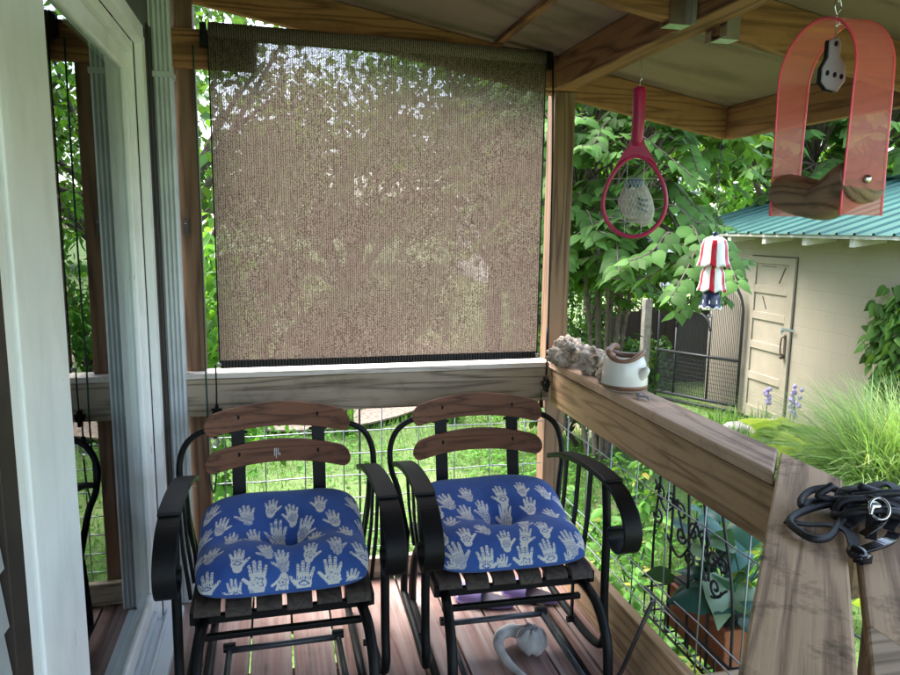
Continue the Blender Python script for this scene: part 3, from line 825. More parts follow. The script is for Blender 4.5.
def make_chair(label):
    t = thing('glider_chair', label, 'chair', (0, 0, 0), 'glider chairs')
    B = dict(local=True)
    # seat slats run front to back, waterfall front edge
    for i in range(6):
        x = -.245 + i * .0915
        dz = .008 * (i % 2)
        pts = cr([(x + .0165, .27, .372), (x + .0165, 0, .392), (x + .0165, -.2, .40), (x + .0165, -.25, .395), (x + .0165, -.266, .376 - dz)], 5)
        MB().ribbon(pts, (1, 0, 0), .078, .017).build('seat_slat', M['seat_slat'], t, bevel=.003, **B)
    m = MB()
    for sx in (-1, 1):
        m.box(sx * .272 - .008, sx * .272 + .008, -.25, .27, .345, .385)
    m.box(-.272, .272, -.235, -.215, .335, .36).box(-.272, .272, .2, .22, .335, .36)
    m.build('seat_frame', M['black'], t, **B)
    # back uprights
    for sx in (-1, 1):
        pts = [(sx * .147, .22, .35), (sx * .147, .275, .55), (sx * .147, .325, .80)]
        m = MB().ribbon(cr(pts, 4), (1, 0, 0), .048, .012)
        m.box(sx * .147 - .034, sx * .147 + .034, .318, .328, .772, .782)
        m.build('back_upright', M['black'], t, bevel=.002, **B)
    for zc, h, y0, nm in ((.842, .094, .283, 'top'), (.706, .088, .262, 'low')):
        m = arc_slat(MB(), .53, zc, h, y0, .032, .036)
        o = m.build('back_slat', M['slat'], t, bevel=.004, **B)
        for x in (-.147, .147): MB().lathe([(0, 0), (.009, 0), (.009, .006), (0, .006)], (x, y0 + .029 - .007, zc - .004), 10, axis='y').build('bolt', M['black'], o, **B)
    for sx in (-1, 1):
        # looped tube from slat end to the rear of the arm
        tb = cr([(sx * .23, .312, .795), (sx * .275, .305, .79), (sx * .325, .30, .755), (sx * .352, .295, .69), (sx * .352, .27, .61), (sx * .332, .235, .545), (sx * .315, .21, .45), (sx * .3, .2, .37)], 6)
        MB().tube(tb, .0115, 10).build('back_loop', M['black'], t, smooth=True, **B)
        # arm strap with scroll
        A = cr([(sx * .318, .272, .622), (sx * .318, .15, .663), (sx * .318, -.02, .697), (sx * .318, -.19, .71), (sx * .318, -.32, .70), (sx * .318, -.405, .655), (sx * .318, -.44, .595), (sx * .318, -.425, .54), (sx * .318, -.375, .512), (sx * .318, -.325, .527), (sx * .318, -.318, .565), (sx * .318, -.345, .58)], 7)
        arm = MB().ribbon(A, (1, 0, 0), .062, .011).build('armrest', M['black'], t, bevel=.003, **B)
        pad = [p + Vector((0, 0, .009)) for p in A if p.y > -.30 and p.z > .615][:34]
        MB().ribbon(pad, (1, 0, 0), .066, .013).build('arm_pad', M['blackpad'], arm, bevel=.004, **B)
        m = MB()
        for y, zz in ((.12, .667), (.0, .69), (-.11, .70)):
            pts = [(sx * .314, y, zz), (sx * .306, y - .004, .52), (sx * .289, y - .008, .365)]
            m.ribbon(pts, (0, 1, 0), .022, .009)
        m.build('arm_spindle', M['black'], t, **B)
        # front tube: from the arm down, round and back to the hanger
        tb = cr([(sx * .312, -.24, .695), (sx * .312, -.262, .55), (sx * .312, -.265, .4), (sx * .312, -.27, .26), (sx * .312, -.285, .165), (sx * .308, -.26, .115), (sx * .303, -.17, .095), (sx * .3, .0, .09), (sx * .3, .22, .09), (sx * .3, .27, .12), (sx * .3, .22, .37)], 6)
        MB().tube(tb, .0145, 10).build('side_tube', M['black'], t, smooth=True, **B)
        # stand: curved front leg, floor rail, rear leg
        tb = cr([(sx * .225, -.13, .335), (sx * .24, -.24, .345), (sx * .25, -.345, .32), (sx * .255, -.42, .235), (sx * .256, -.44, .12), (sx * .256, -.44, .018)], 6)
        MB().tube(tb, .0165, 10).build('front_leg', M['black'], t, smooth=True, **B)
        tb = cr([(sx * .225, .2, .33), (sx * .245, .29, .25), (sx * .256, .32, .12), (sx * .256, .33, .018)], 6)
        MB().tube(tb, .0165, 10).build('rear_leg', M['black'], t, smooth=True, **B)
        MB().tube([(sx * .256, -.44, .016), (sx * .256, .33, .016)], .0145, 10).build('floor_rail', M['black'], t, smooth=True, **B)
        m = MB().ribbon([(sx * .278, -.07, .36), (sx * .286, -.055, .09)], (0, 1, 0), .016, .007)
        m.lathe([(0, -.016), (.012, -.016), (.012, .016), (0, .016)], (sx * .284, -.055, .095), 10, axis='x')
        m.build('hanger', M['black'], t, **B)
        MB().tube([(sx * .185, 0, .1), (sx * .19, -.46, .1)], .0105, 8).build('glide_rod', M['bartube'], t, smooth=True, **B)
        m = MB().lathe([(0, -.02), (.016, -.02), (.016, .02), (0, .02)], (sx * .185, .005, .105), 12, axis='x'); m.build('glide_wheel', M['black'], t, smooth=False, **B)
    MB().box(-.245, .245, -.226, -.205, .272, .29).build('cross_bar', M['black'], t, bevel=.003, **B)
    MB().tube([(-.19, -.005, .1), (.19, -.005, .1)], .011, 8).build('cross_tube', M['bartube'], t, smooth=True, **B)
    MB().box(-.25, .25, .31, .33, .2, .22).build('cross_bar', M['black'], t, bevel=.003, **B)
    return t
c1 = make_chair('black metal glider chair standing next to the sliding door')
c2 = copy_tree(c1)
c1.location = (-.008, 2.38, .003); c2.location = (.757, 2.38, .003)
c2['label'] = 'black metal glider chair standing next to the right railing'
c1.rotation_euler = (0, 0, R(.8)); c2.rotation_euler = (0, 0, R(-1.2))
# worn pale scuff on the lower slat of the left chair is part of that slat
lows = [o for o in bpy.data.objects if o.parent == c1 and o.name.startswith('back_slat')]
m = MB()
for dx, dz, hh in ((-.006, 0, .03), (.0, -.004, .038), (.007, .002, .026), (.013, -.008, .012)):
    x = -.012 + dx; m.box(x, x + .003, .262 + .030, .2935, .701 + dz - hh / 2, .701 + dz + hh / 2)
sc = m.build('scuff', M['strings'], lows[-1], local=True)

# ------------------------------------------------------------------ cushions
HANDS = {'left': [(-0.24, 0.43, 0.082, -0.35, 1, 1), (-0.193, 0.582, 0.073, 2.79, 1, 0), (-0.119, 0.384, 0.097, 0.14, -1, 2), (-0.036, 0.405, 0.082, -0.09, 1, 3), (0.033, 0.369, 0.082, 0.09, -1, 0), (0.132, 0.408, 0.082, -0.09, -1, 3), (0.174, 0.336, 0.087, 0.17, -1, 0), (0.254, 0.432, 0.082, 0.44, -1, 2), (-0.202, 0.344, 0.082, -0.21, 1, 0), (-0.167, 0.264, 0.082, -0.09, 1, 2), (-0.093, 0.273, 0.082, 0.26, -1, 2), (-0.017, 0.301, 0.102, 0.0, -1, 2), (0.075, 0.309, 0.087, -0.44, 1, 0), (0.102, 0.237, 0.082, -0.17, 1, 2), (0.211, 0.251, 0.082, 0.09, -1, 3), (0.165, 0.143, 0.087, 0.09, 1, 2), (0.082, 0.119, 0.082, -0.21, 1, 3), (-0.006, 0.094, 0.082, 0.17, -1, 2), (-0.056, 0.141, 0.078, 0.35, -1, 2), (-0.142, 0.114, 0.087, 0.0, 1, 1), (-0.225, 0.17, 0.092, -0.14, 1, 2), (-0.261, 0.317, 0.082, -0.52, 1, 0), (-0.082, 0.049, 0.107, 0.09, -1, 3), (0.058, 0.032, 0.107, -0.09, -1, 1), (0.147, 0.041, 0.107, 0.0, -1, 3), (0.248, 0.116, 0.097, 0.26, -1, 1), (-0.234, 0.044, 0.097, 0.09, 1, 1), (-0.15, 0.011, 0.082, 0.17, -1, 1), (-0.009, 0.011, 0.078, 2.97, 1, 3), (0.208, 0.011, 0.078, -0.26, 1, 2), (0.275, 0.323, 0.082, 0.17, 1, 2), (-0.092, 0.011, 0.068, 0.0, 1, 2), (-0.273, 0.163, 0.082, -0.26, 1, 2), (0.15, 0.011, 0.058, 0.17, 1, 2)], 'right': [(-0.178, 0.372, 0.092, 0.44, -1, 2), (-0.098, 0.394, 0.082, 0.17, -1, 2), (0.033, 0.38, 0.092, 0.17, -1, 1), (0.118, 0.405, 0.078, 0.0, 1, 0), (0.201, 0.39, 0.082, 0.26, 1, 3), (0.128, 0.317, 0.087, -0.09, -1, 3), (0.19, 0.254, 0.082, 0.17, 1, 0), (-0.119, 0.296, 0.092, 0.26, -1, 2), (-0.05, 0.317, 0.087, 0.17, -1, 2), (0.033, 0.309, 0.087, 0.0, -1, 0), (-0.185, 0.252, 0.082, -0.09, 1, 2), (-0.222, 0.332, 0.078, 0.35, -1, 1), (0.056, 0.165, 0.082, -0.21, 1, 2), (0.116, 0.127, 0.082, 0.09, 1, 1), (0.261, 0.207, 0.087, 0.35, -1, 3), (-0.095, 0.156, 0.073, 0.44, -1, 2), (-0.161, 0.127, 0.087, 0.09, 1, 3), (-0.03, 0.092, 0.082, 0.0, 1, 0), (0.043, 0.1, 0.078, -0.35, 1, 1), (-0.202, 0.054, 0.107, 0.26, 1, 2), (-0.107, 0.026, 0.107, -0.05, 1, 1), (0.028, 0.026, 0.102, 0.0, -1, 3), (0.114, 0.032, 0.102, 0.17, -1, 1), (0.198, 0.068, 0.107, 0.21, 1, 2), (0.261, 0.079, 0.097, 0.44, -1, 0), (-0.053, 0.011, 0.068, -0.17, 1, 2), (0.183, 0.011, 0.058, -0.09, 1, 2), (-0.224, 0.011, 0.068, 0.09, 1, 2), (0.259, 0.352, 0.078, 0.44, 1, 2), (-0.242, 0.141, 0.078, 0.35, -1, 0)]}
def smooth(a, b, x):
    t = np.clip((x - a) / (b - a), 0, 1); return t * t * (3 - 2 * t)
CW, CD = .278, .258
def cush_xy(s, t):
    return s * CW * np.sqrt(1 - .2 * t * t * t * t), t * CD * np.sqrt(1 - .2 * s * s * s * s) - .008
def cush_top(s, t, k):
    x, y = cush_xy(s, t)
    f = np.sqrt(np.clip((1 - np.abs(s) ** 4.5) * (1 - np.abs(t) ** 3.6), 0, 1))
    zm = .452 + .068 * smooth(-.2, .85, t)
    h = .08 * f
    r2 = (x - .01) ** 2 + (y + .05) ** 2
    dip = .052 * np.exp(-r2 / .0032) + .026 * np.exp(-(y + .04) ** 2 / .0045) * np.exp(-(x / .24) ** 2)
    a = np.arctan2(y + .05, x - .01)
    wr = .0035 * np.cos(a * 7 + k) * np.exp(-r2 / .02) * (r2 > 0) + .004 * np.sin(x * 21 + k * 2) * np.sin(y * 17 + k)
    front = -.02 * smooth(-.6, -1, t) * (np.abs(s) < 2)
    return zm + h - dip * (f > 0) + wr * f + front * 1.0
def cush_bot(s, t):
    f = np.sqrt(np.clip((1 - np.abs(s) ** 4.5) * (1 - np.abs(t) ** 3.6), 0, 1))
    zm = .452 + .068 * smooth(-.2, .85, t) - .02 * smooth(-.6, -1, t)
    return np.maximum(zm - .05 * f, .4145 + .0 * s)
def v_of_t():
    t = np.linspace(-1, 1, 400); x, y = cush_xy(t * 0 + .4, t); z = cush_top(t * 0 + .4, t, 0)
    v = np.concatenate([[0], np.cumsum(np.hypot(np.diff(y), np.diff(z)))])
    return t, v
def capsule(px, py, ax, ay, bx, by, r0, r1):
    dx, dy = bx - ax, by - ay
    h = np.clip(((px - ax) * dx + (py - ay) * dy) / (dx * dx + dy * dy), 0, 1)
    return np.hypot(px - ax - dx * h, py - ay - dy * h) - (r0 + (r1 - r0) * h)
def hand_sdf(px, py, flip, typ):
    px = px * flip
    d = np.hypot(px / .235, (py + .17) / .25) * .235 - .235
    d = np.minimum(d, capsule(px, py, 0, -.22, 0, -.37, .185, .165))
    for a in ((-.165, -.03, -.27, .27, .058, .04), (-.065, .0, -.105, .43, .064, .045), (.05, .0, .055, .47, .064, .045), (.155, -.04, .205, .36, .06, .042), (.14, -.25, .4, .0, .075, .045)):
        d = np.minimum(d, capsule(px, py, *a))
    on = d < 0
    q = np.hypot(px, py + .17)
    if typ == 0:
        hole = (np.abs((q * 17) % 1 - .5) < .19) & (q < .2)
    elif typ == 1:
        e = np.abs(py + .17) / .085 + (px / .17) ** 2
        hole = ((e < 1) & (e > .5) & (q > .055)) | ((py > -.08) & (py < .02) & (np.abs((px * 14) % 1 - .5) < .17))
    elif typ == 2:
        hole = (np.abs(((px + py) * 13) % 1 - .5) < .11) & (py < .05) | (np.abs(((px - py) * 13) % 1 - .5) < .11) & (py < -.1)
    else:
        a = np.arctan2(py + .17, px)
        hole = (np.abs(q - .13 - .035 * np.cos(5 * a)) < .018) | (q < .035)
    fl = (np.abs((py * 22) % 1 - .5) < .13) & (py > .12) & (d > -.04)
    return on & ~hole & ~((py > .1) & (np.abs((py * 16) % 1 - .5) < .1))
def make_cushion(name, label, chair, hands, k):
    ns, ntt = 270, 300
    s = np.linspace(-1, 1, ns); t = np.linspace(-1, 1, ntt)
    s = np.sign(s) * (1 - (1 - np.abs(s)) ** 1.25); t = np.sign(t) * (1 - (1 - np.abs(t)) ** 1.35)
    S, T = np.meshgrid(s, t)
    x, y = cush_xy(S, T); zt = cush_top(S, T, k); zb = np.minimum(cush_bot(S, T), zt)
    rim = (np.abs(S) > .9999) | (np.abs(T) > .9999)
    zb = np.where(rim, zt, zb)
    Vt = np.stack([x, y, zt], 2).reshape(-1, 3)
    st = 6
    # top sheet
    idx = np.arange(ns * ntt).reshape(ntt, ns)
    F = np.stack([idx[:-1, :-1], idx[:-1, 1:], idx[1:, 1:], idx[1:, :-1]], 2).reshape(-1, 4)
    Vb = np.stack([x, y, zb], 2).reshape(-1, 3)
    Fb = F[:, ::-1] + ns * ntt
    V = np.concatenate([Vt, Vb]); FF = np.concatenate([F, Fb])
    tt, vv = v_of_t(); vco = np.interp(T, tt, vv)
    pr = np.zeros(T.shape)
    for (hu, hv, L, ang, flip, typ) in hands:
        dx = x - hu; dy = vco - hv
        near = (np.abs(dx) < L) & (np.abs(dy) < L)
        ca, sa = math.cos(ang), math.sin(ang)
        px = (dx * ca + dy * sa) / L; py = (-dx * sa + dy * ca) / L
        msk = np.zeros(T.shape, bool); msk[near] = hand_sdf(px[near], py[near], flip, typ)
        pr[msk] = 1
    loc = chair.location
    o = np_mesh(name, V, FF, M['cushion'], None, None, True, off=np.zeros(3))
    a = o.data.attributes.new('print', 'FLOAT', 'POINT'); a.data.foreach_set('value', np.concatenate([pr.ravel(), np.zeros(ns * ntt)]).astype(np.float32))
    o.location = (loc.x + .003, loc.y + .01, loc.z); o.rotation_euler = chair.rotation_euler
    tag(o, label, 'cushion', 'hand print cushions')
    return o
make_cushion('seat_cushion', 'blue cushion with white hand prints on the chair by the door', c1, HANDS['left'], .3)
make_cushion('seat_cushion', 'blue cushion with white hand prints on the chair by the railing', c2, HANDS['right'], 1.7)

# ------------------------------------------------------------------ things on the floor
def gourd():
    t = thing('dried_gourd', 'gray weathered curled gourd on the deck under the right chair', 'gourd', (.8, 2.27, .002))
    t_ = MB().ball((.875, 2.29, .052), (.056, .062, .05), 24, 16, rot=Matrix.Rotation(.4, 3, 'Z'))
    t_.v = [(x, y, z + .006 * math.cos(7 * math.atan2(y - 2.29, x - .875))) for x, y, z in t_.v]
    t_.build('bulb', M['gourd'], t, smooth=True)
    pts = cr([(.85, 2.35, .05), (.815, 2.37, .05), (.768, 2.345, .046), (.748, 2.28, .04), (.76, 2.20, .03), (.79, 2.135, .02), (.815, 2.10, .012)], 6)
    n = len(pts)
    MB().tube(pts, [.026 - .019 * (i / (n - 1)) ** 1.2 for i in range(n)], 12).build('neck', M['gourd'], t, smooth=True)
    m = MB()
    for a0 in (-.5, .2, .9):
        pts = [(.875 + .059 * math.sin(q) * math.cos(a0 + 2.2), 2.285 + .064 * math.sin(q) * math.sin(a0 + 2.2) , .052 + .051 * math.cos(q)) for q in np.linspace(-.3, 1.2, 10)]
        m.tube(pts, [.003 + .006 * math.sin(PI * i / 9) for i in range(10)], 6)
    m.build('dark_crack', M['gourd_dark'], t, smooth=True)
gourd()
def sandal(x, y, rz, lab):
    t = thing('sandal', lab, 'sandal', (x, y, .003), 'purple sandals')
    Rm = Matrix.Rotation(rz, 3, 'Z'); c = Vector((x, y, 0))
    out = []
    for i in range(28):
        q = 2 * PI * i / 28; yy = .125 * math.sin(q); wx = .045 * math.cos(q) * (1 + .25 * math.sin(q)) 
        out.append((wx, yy))
    MB().prism([c + Rm @ Vector((a, b, .004)) for a, b in out], (0, 0, .026)).build('sole', M['purple'], t, bevel=.006)
    MB().prism([c + Rm @ Vector((a * .88, b * .92, .0301)) for a, b in out], (0, 0, .004)).build('footbed', M['purple_dark'], t)
    m = MB()
    for y0 in (.03, .075):
        pts = cr([c + Rm @ Vector((.05 * math.cos(q), y0, .028 + .045 * math.sin(q))) for q in np.linspace(0, PI, 9)], 3)
        m.ribbon(pts, [Rm @ Vector((0, 1, 0))] * len(pts), .05, .008)
    m.build('strap', M['purple'], t, bevel=.002)
sandal(.80, 2.66, R(62), 'purple sandal on the deck below the middle of the right chair')
sandal(1.0, 2.66, R(55), 'purple sandal on the deck nearest the corner post')
t = thing('metal_bar', 'flat dark metal bar leaning beside the right railing', 'bar', (1.12, 2.03, 0))
MB().ribbon([(1.128, 2.09, .003), (1.145, 1.925, .375)], (.85, .5, 0), .03, .006).build('strip', M['bartube'], t, bevel=.001)

# ------------------------------------------------------------------ rocks, pot on the cap
def rock(name, label, c, r, seed):
    from mathutils import noise as NO
    m = MB().ball(c, r, 72, 48)
    c = Vector(c); vs = []; so = Vector((seed * 3.1, seed * 1.7, seed))
    for v in m.v:
        d = Vector(v) - c
        q0 = d * 16 + so
        k = 1 + .34 * NO.noise(q0) + .2 * NO.noise(q0 * 2.3)
        cell = NO.voronoi(d * 52 + so)[0]
        k += .16 * min(1, (cell[1] - cell[0]) * 1.6) - .14 + .05 * NO.noise(q0 * 7)
        q = c + d * k * 1.06
        q.z = max(q.z, c.z - r[2] * .8)
        vs.append(tuple(q))
    m.v = vs
    o = m.build(name, M['rock'], None, smooth=True)
    off = Vector((c.x, c.y, c.z - r[2] * .8)); o.data.transform(Matrix.Translation(-off)); o.location = off
    tag(o, label, 'rock', 'rocks on the rail cap')
rock('pitted_rock', 'pale lumpy rock on the rail cap closest to the corner post', (1.205, 2.83, 1.02), (.085, .085, .07), 1)
rock('pitted_rock', 'brown pitted rock in the middle of the three rocks', (1.235, 2.635, 1.015), (.062, .07, .064), 2)
rock('pitted_rock', 'small pitted rock touching the white pot', (1.225, 2.47, 1.008), (.05, .06, .054), 3)

t = thing('spouted_pot', 'small white ceramic pot with brown rim and spout on the rail cap', 'pot', (1.22, 2.315, .966))
C0 = (1.222, 2.345, .966)
pot_t = t
MB().lathe([(0, .002), (.056, .002), (.068, .01), (.0735, .022), (.072, .05), (.066, .08), (.058, .1), (.054, .1), (.062, .078), (.067, .05), (.066, .02), (0, .014)], C0, 36).build('body', M['ceramic'], t, smooth=True)
MB().lathe([(.0735, .0215), (.0745, .018), (.069, .0085), (.0675, .0095)], C0, 36).build('foot_band', M['ceramic_brown'], t, smooth=True)
pts = [(C0[0] + .0575 * math.cos(q) - .02 * (1 + math.cos(q - 3.6)) * .0, C0[1] + .0575 * math.sin(q), C0[2] + .1 + .012 * math.cos(2 * (q - 2.5))) for q in np.linspace(0, 2 * PI, 37)[:-1]]
MB().tube(pts, .0075, 10, closed=True).build('rim', M['ceramic_brown'], t, smooth=True)
sp = cr([(C0[0] + .022, C0[1] - .05, C0[2] + .048), (C0[0] + .03, C0[1] - .07, C0[2] + .06), (C0[0] + .036, C0[1] - .082, C0[2] + .072)], 5)
MB().tube(sp, [.021 - .012 * i / (len(sp) - 1) for i in range(len(sp))], 14).tube([sp[-1], sp[-1] + (sp[-1] - sp[-2]) * .3], .007, 10).build('spout', M['ceramic'], t, smooth=True)
MB().tube(cr([(C0[0] - .05, C0[1] - .02, C0[2] + .1), (C0[0] - .068, C0[1] - .02, C0[2] + .112), (C0[0] - .03, C0[1] + .03, C0[2] + .122), (C0[0] + .0, C0[1] + .058, C0[2] + .115)], 5), .009, 8).build('handle', M['ceramic_brown'], t, smooth=True)
for o in [x for x in bpy.data.objects if x.parent == pot_t]:
    o.data.transform(Matrix.Translation((C0[0] - 1.22, C0[1] - 2.315, 0)) @ Matrix.Diagonal((1.13, 1.13, 1.3, 1)) @ Matrix.Translation((1.22 - C0[0], 2.315 - C0[1], 0)))
t = thing('metal_clip', 'tiny gray clip lying on the rail cap in front of the pot', 'clip', (1.215, 2.21, .967))
MB().ball((1.213, 2.215, .978), (.009, .016, .009), 12, 8).tube(cr([(1.215, 2.2, .976), (1.222, 2.18, .98), (1.226, 2.165, .973)], 4), .005, 8).tube([(1.207, 2.205, .976), (1.2, 2.185, .97)], .0035, 6).build('clip_body', M['bone'], t, smooth=True)

# ------------------------------------------------------------------ leash on the shelf
def lift(pts, z): return [(a, b, z + c) for a, b, c in pts]
t = thing('dog_leash', 'tangled black leash and harness straps on the diagonal shelf boards', 'leash', (1.08, 1.14, .967))
LP = [(1.171, 1.188, .985), (1.118, 1.212, .985), (1.075, 1.214, .99), (1.045, 1.2, .985), (1.06, 1.225, .99), (1.1, 1.245, 1.0), (1.14, 1.235, 1.006), (1.14, 1.19, 1.004), (1.1, 1.145, .995), (1.05, 1.11, .984), (1.0, 1.077, .979), (.966, 1.075, .979), (.962, 1.11, .979), (.977, 1.155, .979), (1.017, 1.18, .982), (1.079, 1.192, .988), (1.118, 1.19, .99), (1.19, 1.18, .985)]
MB().tube(cr(LP, 7), .0075, 10).build('rope', M['black_web'], t, smooth=True)
def strap(pts, wdt=.018, th=.004, mat='black_web', nm='strap', up=(0, 0, 1)):
    P = cr(pts, 6); W = []
    for i in range(len(P)):
        tt = (P[min(i + 1, len(P) - 1)] - P[max(i - 1, 0)]).normalized()
        W.append(tt.cross(Vector(up)).normalized())
    MB().ribbon(P, W, wdt, th).build(nm, M[mat], t, bevel=.001)
strap([(.98, 1.173, .972), (1.007, 1.141, .976), (1.034, 1.114, .984), (1.046, 1.08, .984), (1.02, 1.035, .978), (.997, 1.008, .973)], .02)
strap([(1.118, 1.178, .98), (1.142, 1.176, .99), (1.173, 1.167, .995), (1.205, 1.192, 1.0), (1.24, 1.2, .99)], .022, .005)
strap([(1.16, 1.2, .99), (1.21, 1.21, 1.01), (1.25, 1.2, 1.02), (1.245, 1.16, 1.01), (1.2, 1.12, .98)], .024, .006)
strap([(1.05, 1.10, .978), (1.1, 1.12, .985), (1.15, 1.15, 1.0), (1.2, 1.18, 1.015)], .02, .005)
strap([(.99, 1.008, .98), (1.03, 1.004, .99), (1.075, 1.015, .994), (1.127, 1.056, .984)], .022, .005, 'black_gloss')
strap([(1.08, 1.06, .975), (1.12, 1.10, 1.0), (1.17, 1.12, 1.012), (1.22, 1.13, .99), (1.27, 1.13, .972)], .02, .005)
strap([(1.14, 1.08, .98), (1.19, 1.10, .99), (1.25, 1.09, .975), (1.29, 1.06, .972)], .02, .005)
strap([(1.1, 1.145, 1.0), (1.13, 1.11, 1.018), (1.11, 1.07, 1.005), (1.06, 1.06, .985)], .018, .004, 'black_gloss')
MB().ball((.995, 1.003, .982), (.016, .02, .013), 14, 10).box(.985, 1.012, .985, 1.0, .968, .985).build('buckle', M['black_gloss'], t, smooth=True)
for q0 in (0, 1.3, 2.4):
    cc_ = Vector((1.17 + .03 * math.cos(q0 * 2), 1.14 + .03 * math.sin(q0 * 3), .985 + .012 * q0))
    MB().tube(cr([cc_ + Vector((.075 * math.cos(a + q0) * (1 + .2 * math.sin(3 * a)), .045 * math.sin(a + q0 * .5), .016 * math.sin(2 * a + q0))) for a in np.linspace(0, 5.6, 9)], 5), .0085, 8).build('rope', M['black_web'], t, smooth=True)
strap([(1.1, 1.17, .985), (1.15, 1.2, 1.015), (1.2, 1.15, 1.02), (1.17, 1.1, .99)], .026, .006)
strap([(1.2, 1.22, .98), (1.16, 1.16, 1.02), (1.2, 1.1, 1.005), (1.26, 1.12, .98)], .026, .006)
rc = Vector((1.118, 1.085, 1.022)); rn = (Vector((0, 0, 1)) + Vector((-.3, -.5, 0))).normalized(); ru = rn.orthogonal().normalized(); rw = rn.cross(ru)
MB().tube([rc + ru * .027 * math.cos(q) + rw * .017 * math.sin(q) for q in np.linspace(0, 2 * PI, 25)[:-1]], .0027, 8, closed=True).build('ring', M['steel'], t, smooth=True)
MB().tube(cr([rc + Vector((-.04, -.02, 0)), rc + Vector((-.02, -.005, .006)), rc + Vector((0, .0, .004)), rc + Vector((.012, .02, .002)), rc + Vector((-.005, .022, .004))], 6), .0035, 8).build('snap_hook', M['steel'], t, smooth=True)

# ------------------------------------------------------------------ racket with bird
RC = Vector((1.215, 2.325, 1.652)); vd = Vector((RC.x, RC.y, 0)).normalized(); rx = Vector((vd.y, -vd.x, 0))
def RP(a, z, o=0): return RC + rx * a + Vector((0, 0, z)) + vd * o
t = thing('toy_racket', 'crimson plastic racket hanging from the roof beam', 'racket', RP(0, .478))
out = []
for i in range(48):
    q = 2 * PI * i / 48
    s = math.sin(q); a = .107 * math.cos(q) * (1 - .18 * max(0, s) ** 1.5)
    z = -.012 + (.118 * s if s < 0 else .158 * s)
    out.append(RP(a, z))
MB().tube(out, .0075, 10, closed=True).build('hoop', M['red'], t, smooth=True)
m = MB()
poly = [RP(-.072, .108, -.006), RP(-.045, .134, -.006), RP(0, .149, -.006), RP(.045, .134, -.006), RP(.072, .108, -.006), RP(.05, .15, -.006), RP(.027, .185, -.006), RP(.017, .22, -.006), RP(-.017, .22, -.006), RP(-.027, .185, -.006), RP(-.05, .15, -.006)]
m.prism(poly, vd * .012); m.build('throat', M['red'], t, bevel=.003)
hp = [RP(0, z) for z in (.18, .2, .225, .30, .36, .372, .376)]
MB().tube(hp, [.0145, .0195, .021, .0215, .022, .020, .013], 14).build('handle', M['red'], t, smooth=True)
m = MB()
for a in np.linspace(-.085, .085, 7)[1:-1:1]:
    b = .125 * math.sqrt(max(0, 1 - (a / .107) ** 2))
    if int(round((a + .085) / .0283)) % 2 == 0: m.tube([RP(a, -b + .0), RP(a, b * 1.1)], .0009, 4)
for z in (-.08, -.0, .07):
    b = .105 * math.sqrt(max(0, 1 - ((z + .012) / .125) ** 2)); m.tube([RP(-b, z), RP(b, z)], .0009, 4)
m.build('strings', M['strings'], t)
MB().tube(cr([RP(0, .376), RP(0, .395), RP(.006, .405), RP(.002, .415), RP(0, .43), RP(0, .478)], 5), .0018, 6).build('hook', M['steel'], t, smooth=True)

bc = RP(.004, -.008, .03)
t = thing('bird_ornament', 'plump gray bird ornament with blue cap held in the racket', 'ornament', bc)
def E3(a, z, o): return bc + rx * a + Vector((0, 0, z)) + vd * o
# one continuous egg-shaped body with tail
vs, fs = [], []
ring, seg = 22, 24
for i in range(ring + 1):
    u = i / ring; zc = .085 - .165 * u
    rad = .066 * math.sin(PI * min(1, u * .96 + .04)) ** .6 * (.66 + .52 * u)
    cx = .012 * (u - .4) + .03 * max(0, u - .55)
    for k in range(seg):
        q = 2 * PI * k / seg; vs.append(E3(cx + rad * math.cos(q), zc + (.012 * max(0, math.cos(q)) * u * -1), rad * .5 * math.sin(q)))
for i in range(ring):
    for k in range(seg):
        l = (k + 1) % seg; fs.append((i * seg + k, i * seg + seg + k, i * seg + seg + l, i * seg + l))
body = MB().add(vs, fs); body.build('body', M['grayknit'], t, smooth=True)
MB().ball(E3(-.006, .06, 0), (.036, .028, .026), 16, 10).build('head_cap', M['bluegray'], t, smooth=True)
m = MB().ball(E3(-.012, .046, -.02), (.014, .008, .007), 10, 8); m.build('cheek_patch', M['strings'], t, smooth=True)
MB().lathe([(.005, 0), (0, -.012)], E3(-.022, .05, -.026), 8, axis='y').build('beak', M['black'], t)
MB().ball(E3(-.012, .056, -.0235), .0028, 8, 6).ball(E3(.004, .055, -.0235), .0028, 8, 6).build('eye', M['black_gloss'], t, smooth=True)
m = MB()
for j in range(3):
    m.ribbon(cr([E3(.008, .012 - .016 * j, -.0335), E3(.024, .004 - .016 * j, -.034), E3(.042, .004 - .02 * j, -.024)], 4), (0, 0, 1), .007, .003)
m.build('wing', M['bluegray'], t)
m = MB()
for k in range(-6, 9):
    a0 = k * .0125
    for s in (1, -1):
        pts = [E3(a0 + s * .05 * uu - .02, .07 - .13 * uu, -.034 - .006 * math.sin(PI * uu)) for uu in np.linspace(0, 1, 6)]
        pts = [p for p in pts if abs((p - bc).dot(rx)) < .055]
        if len(pts) > 1: m.tube(pts, .0006, 4)
m.build('netting', M['strings'], t)

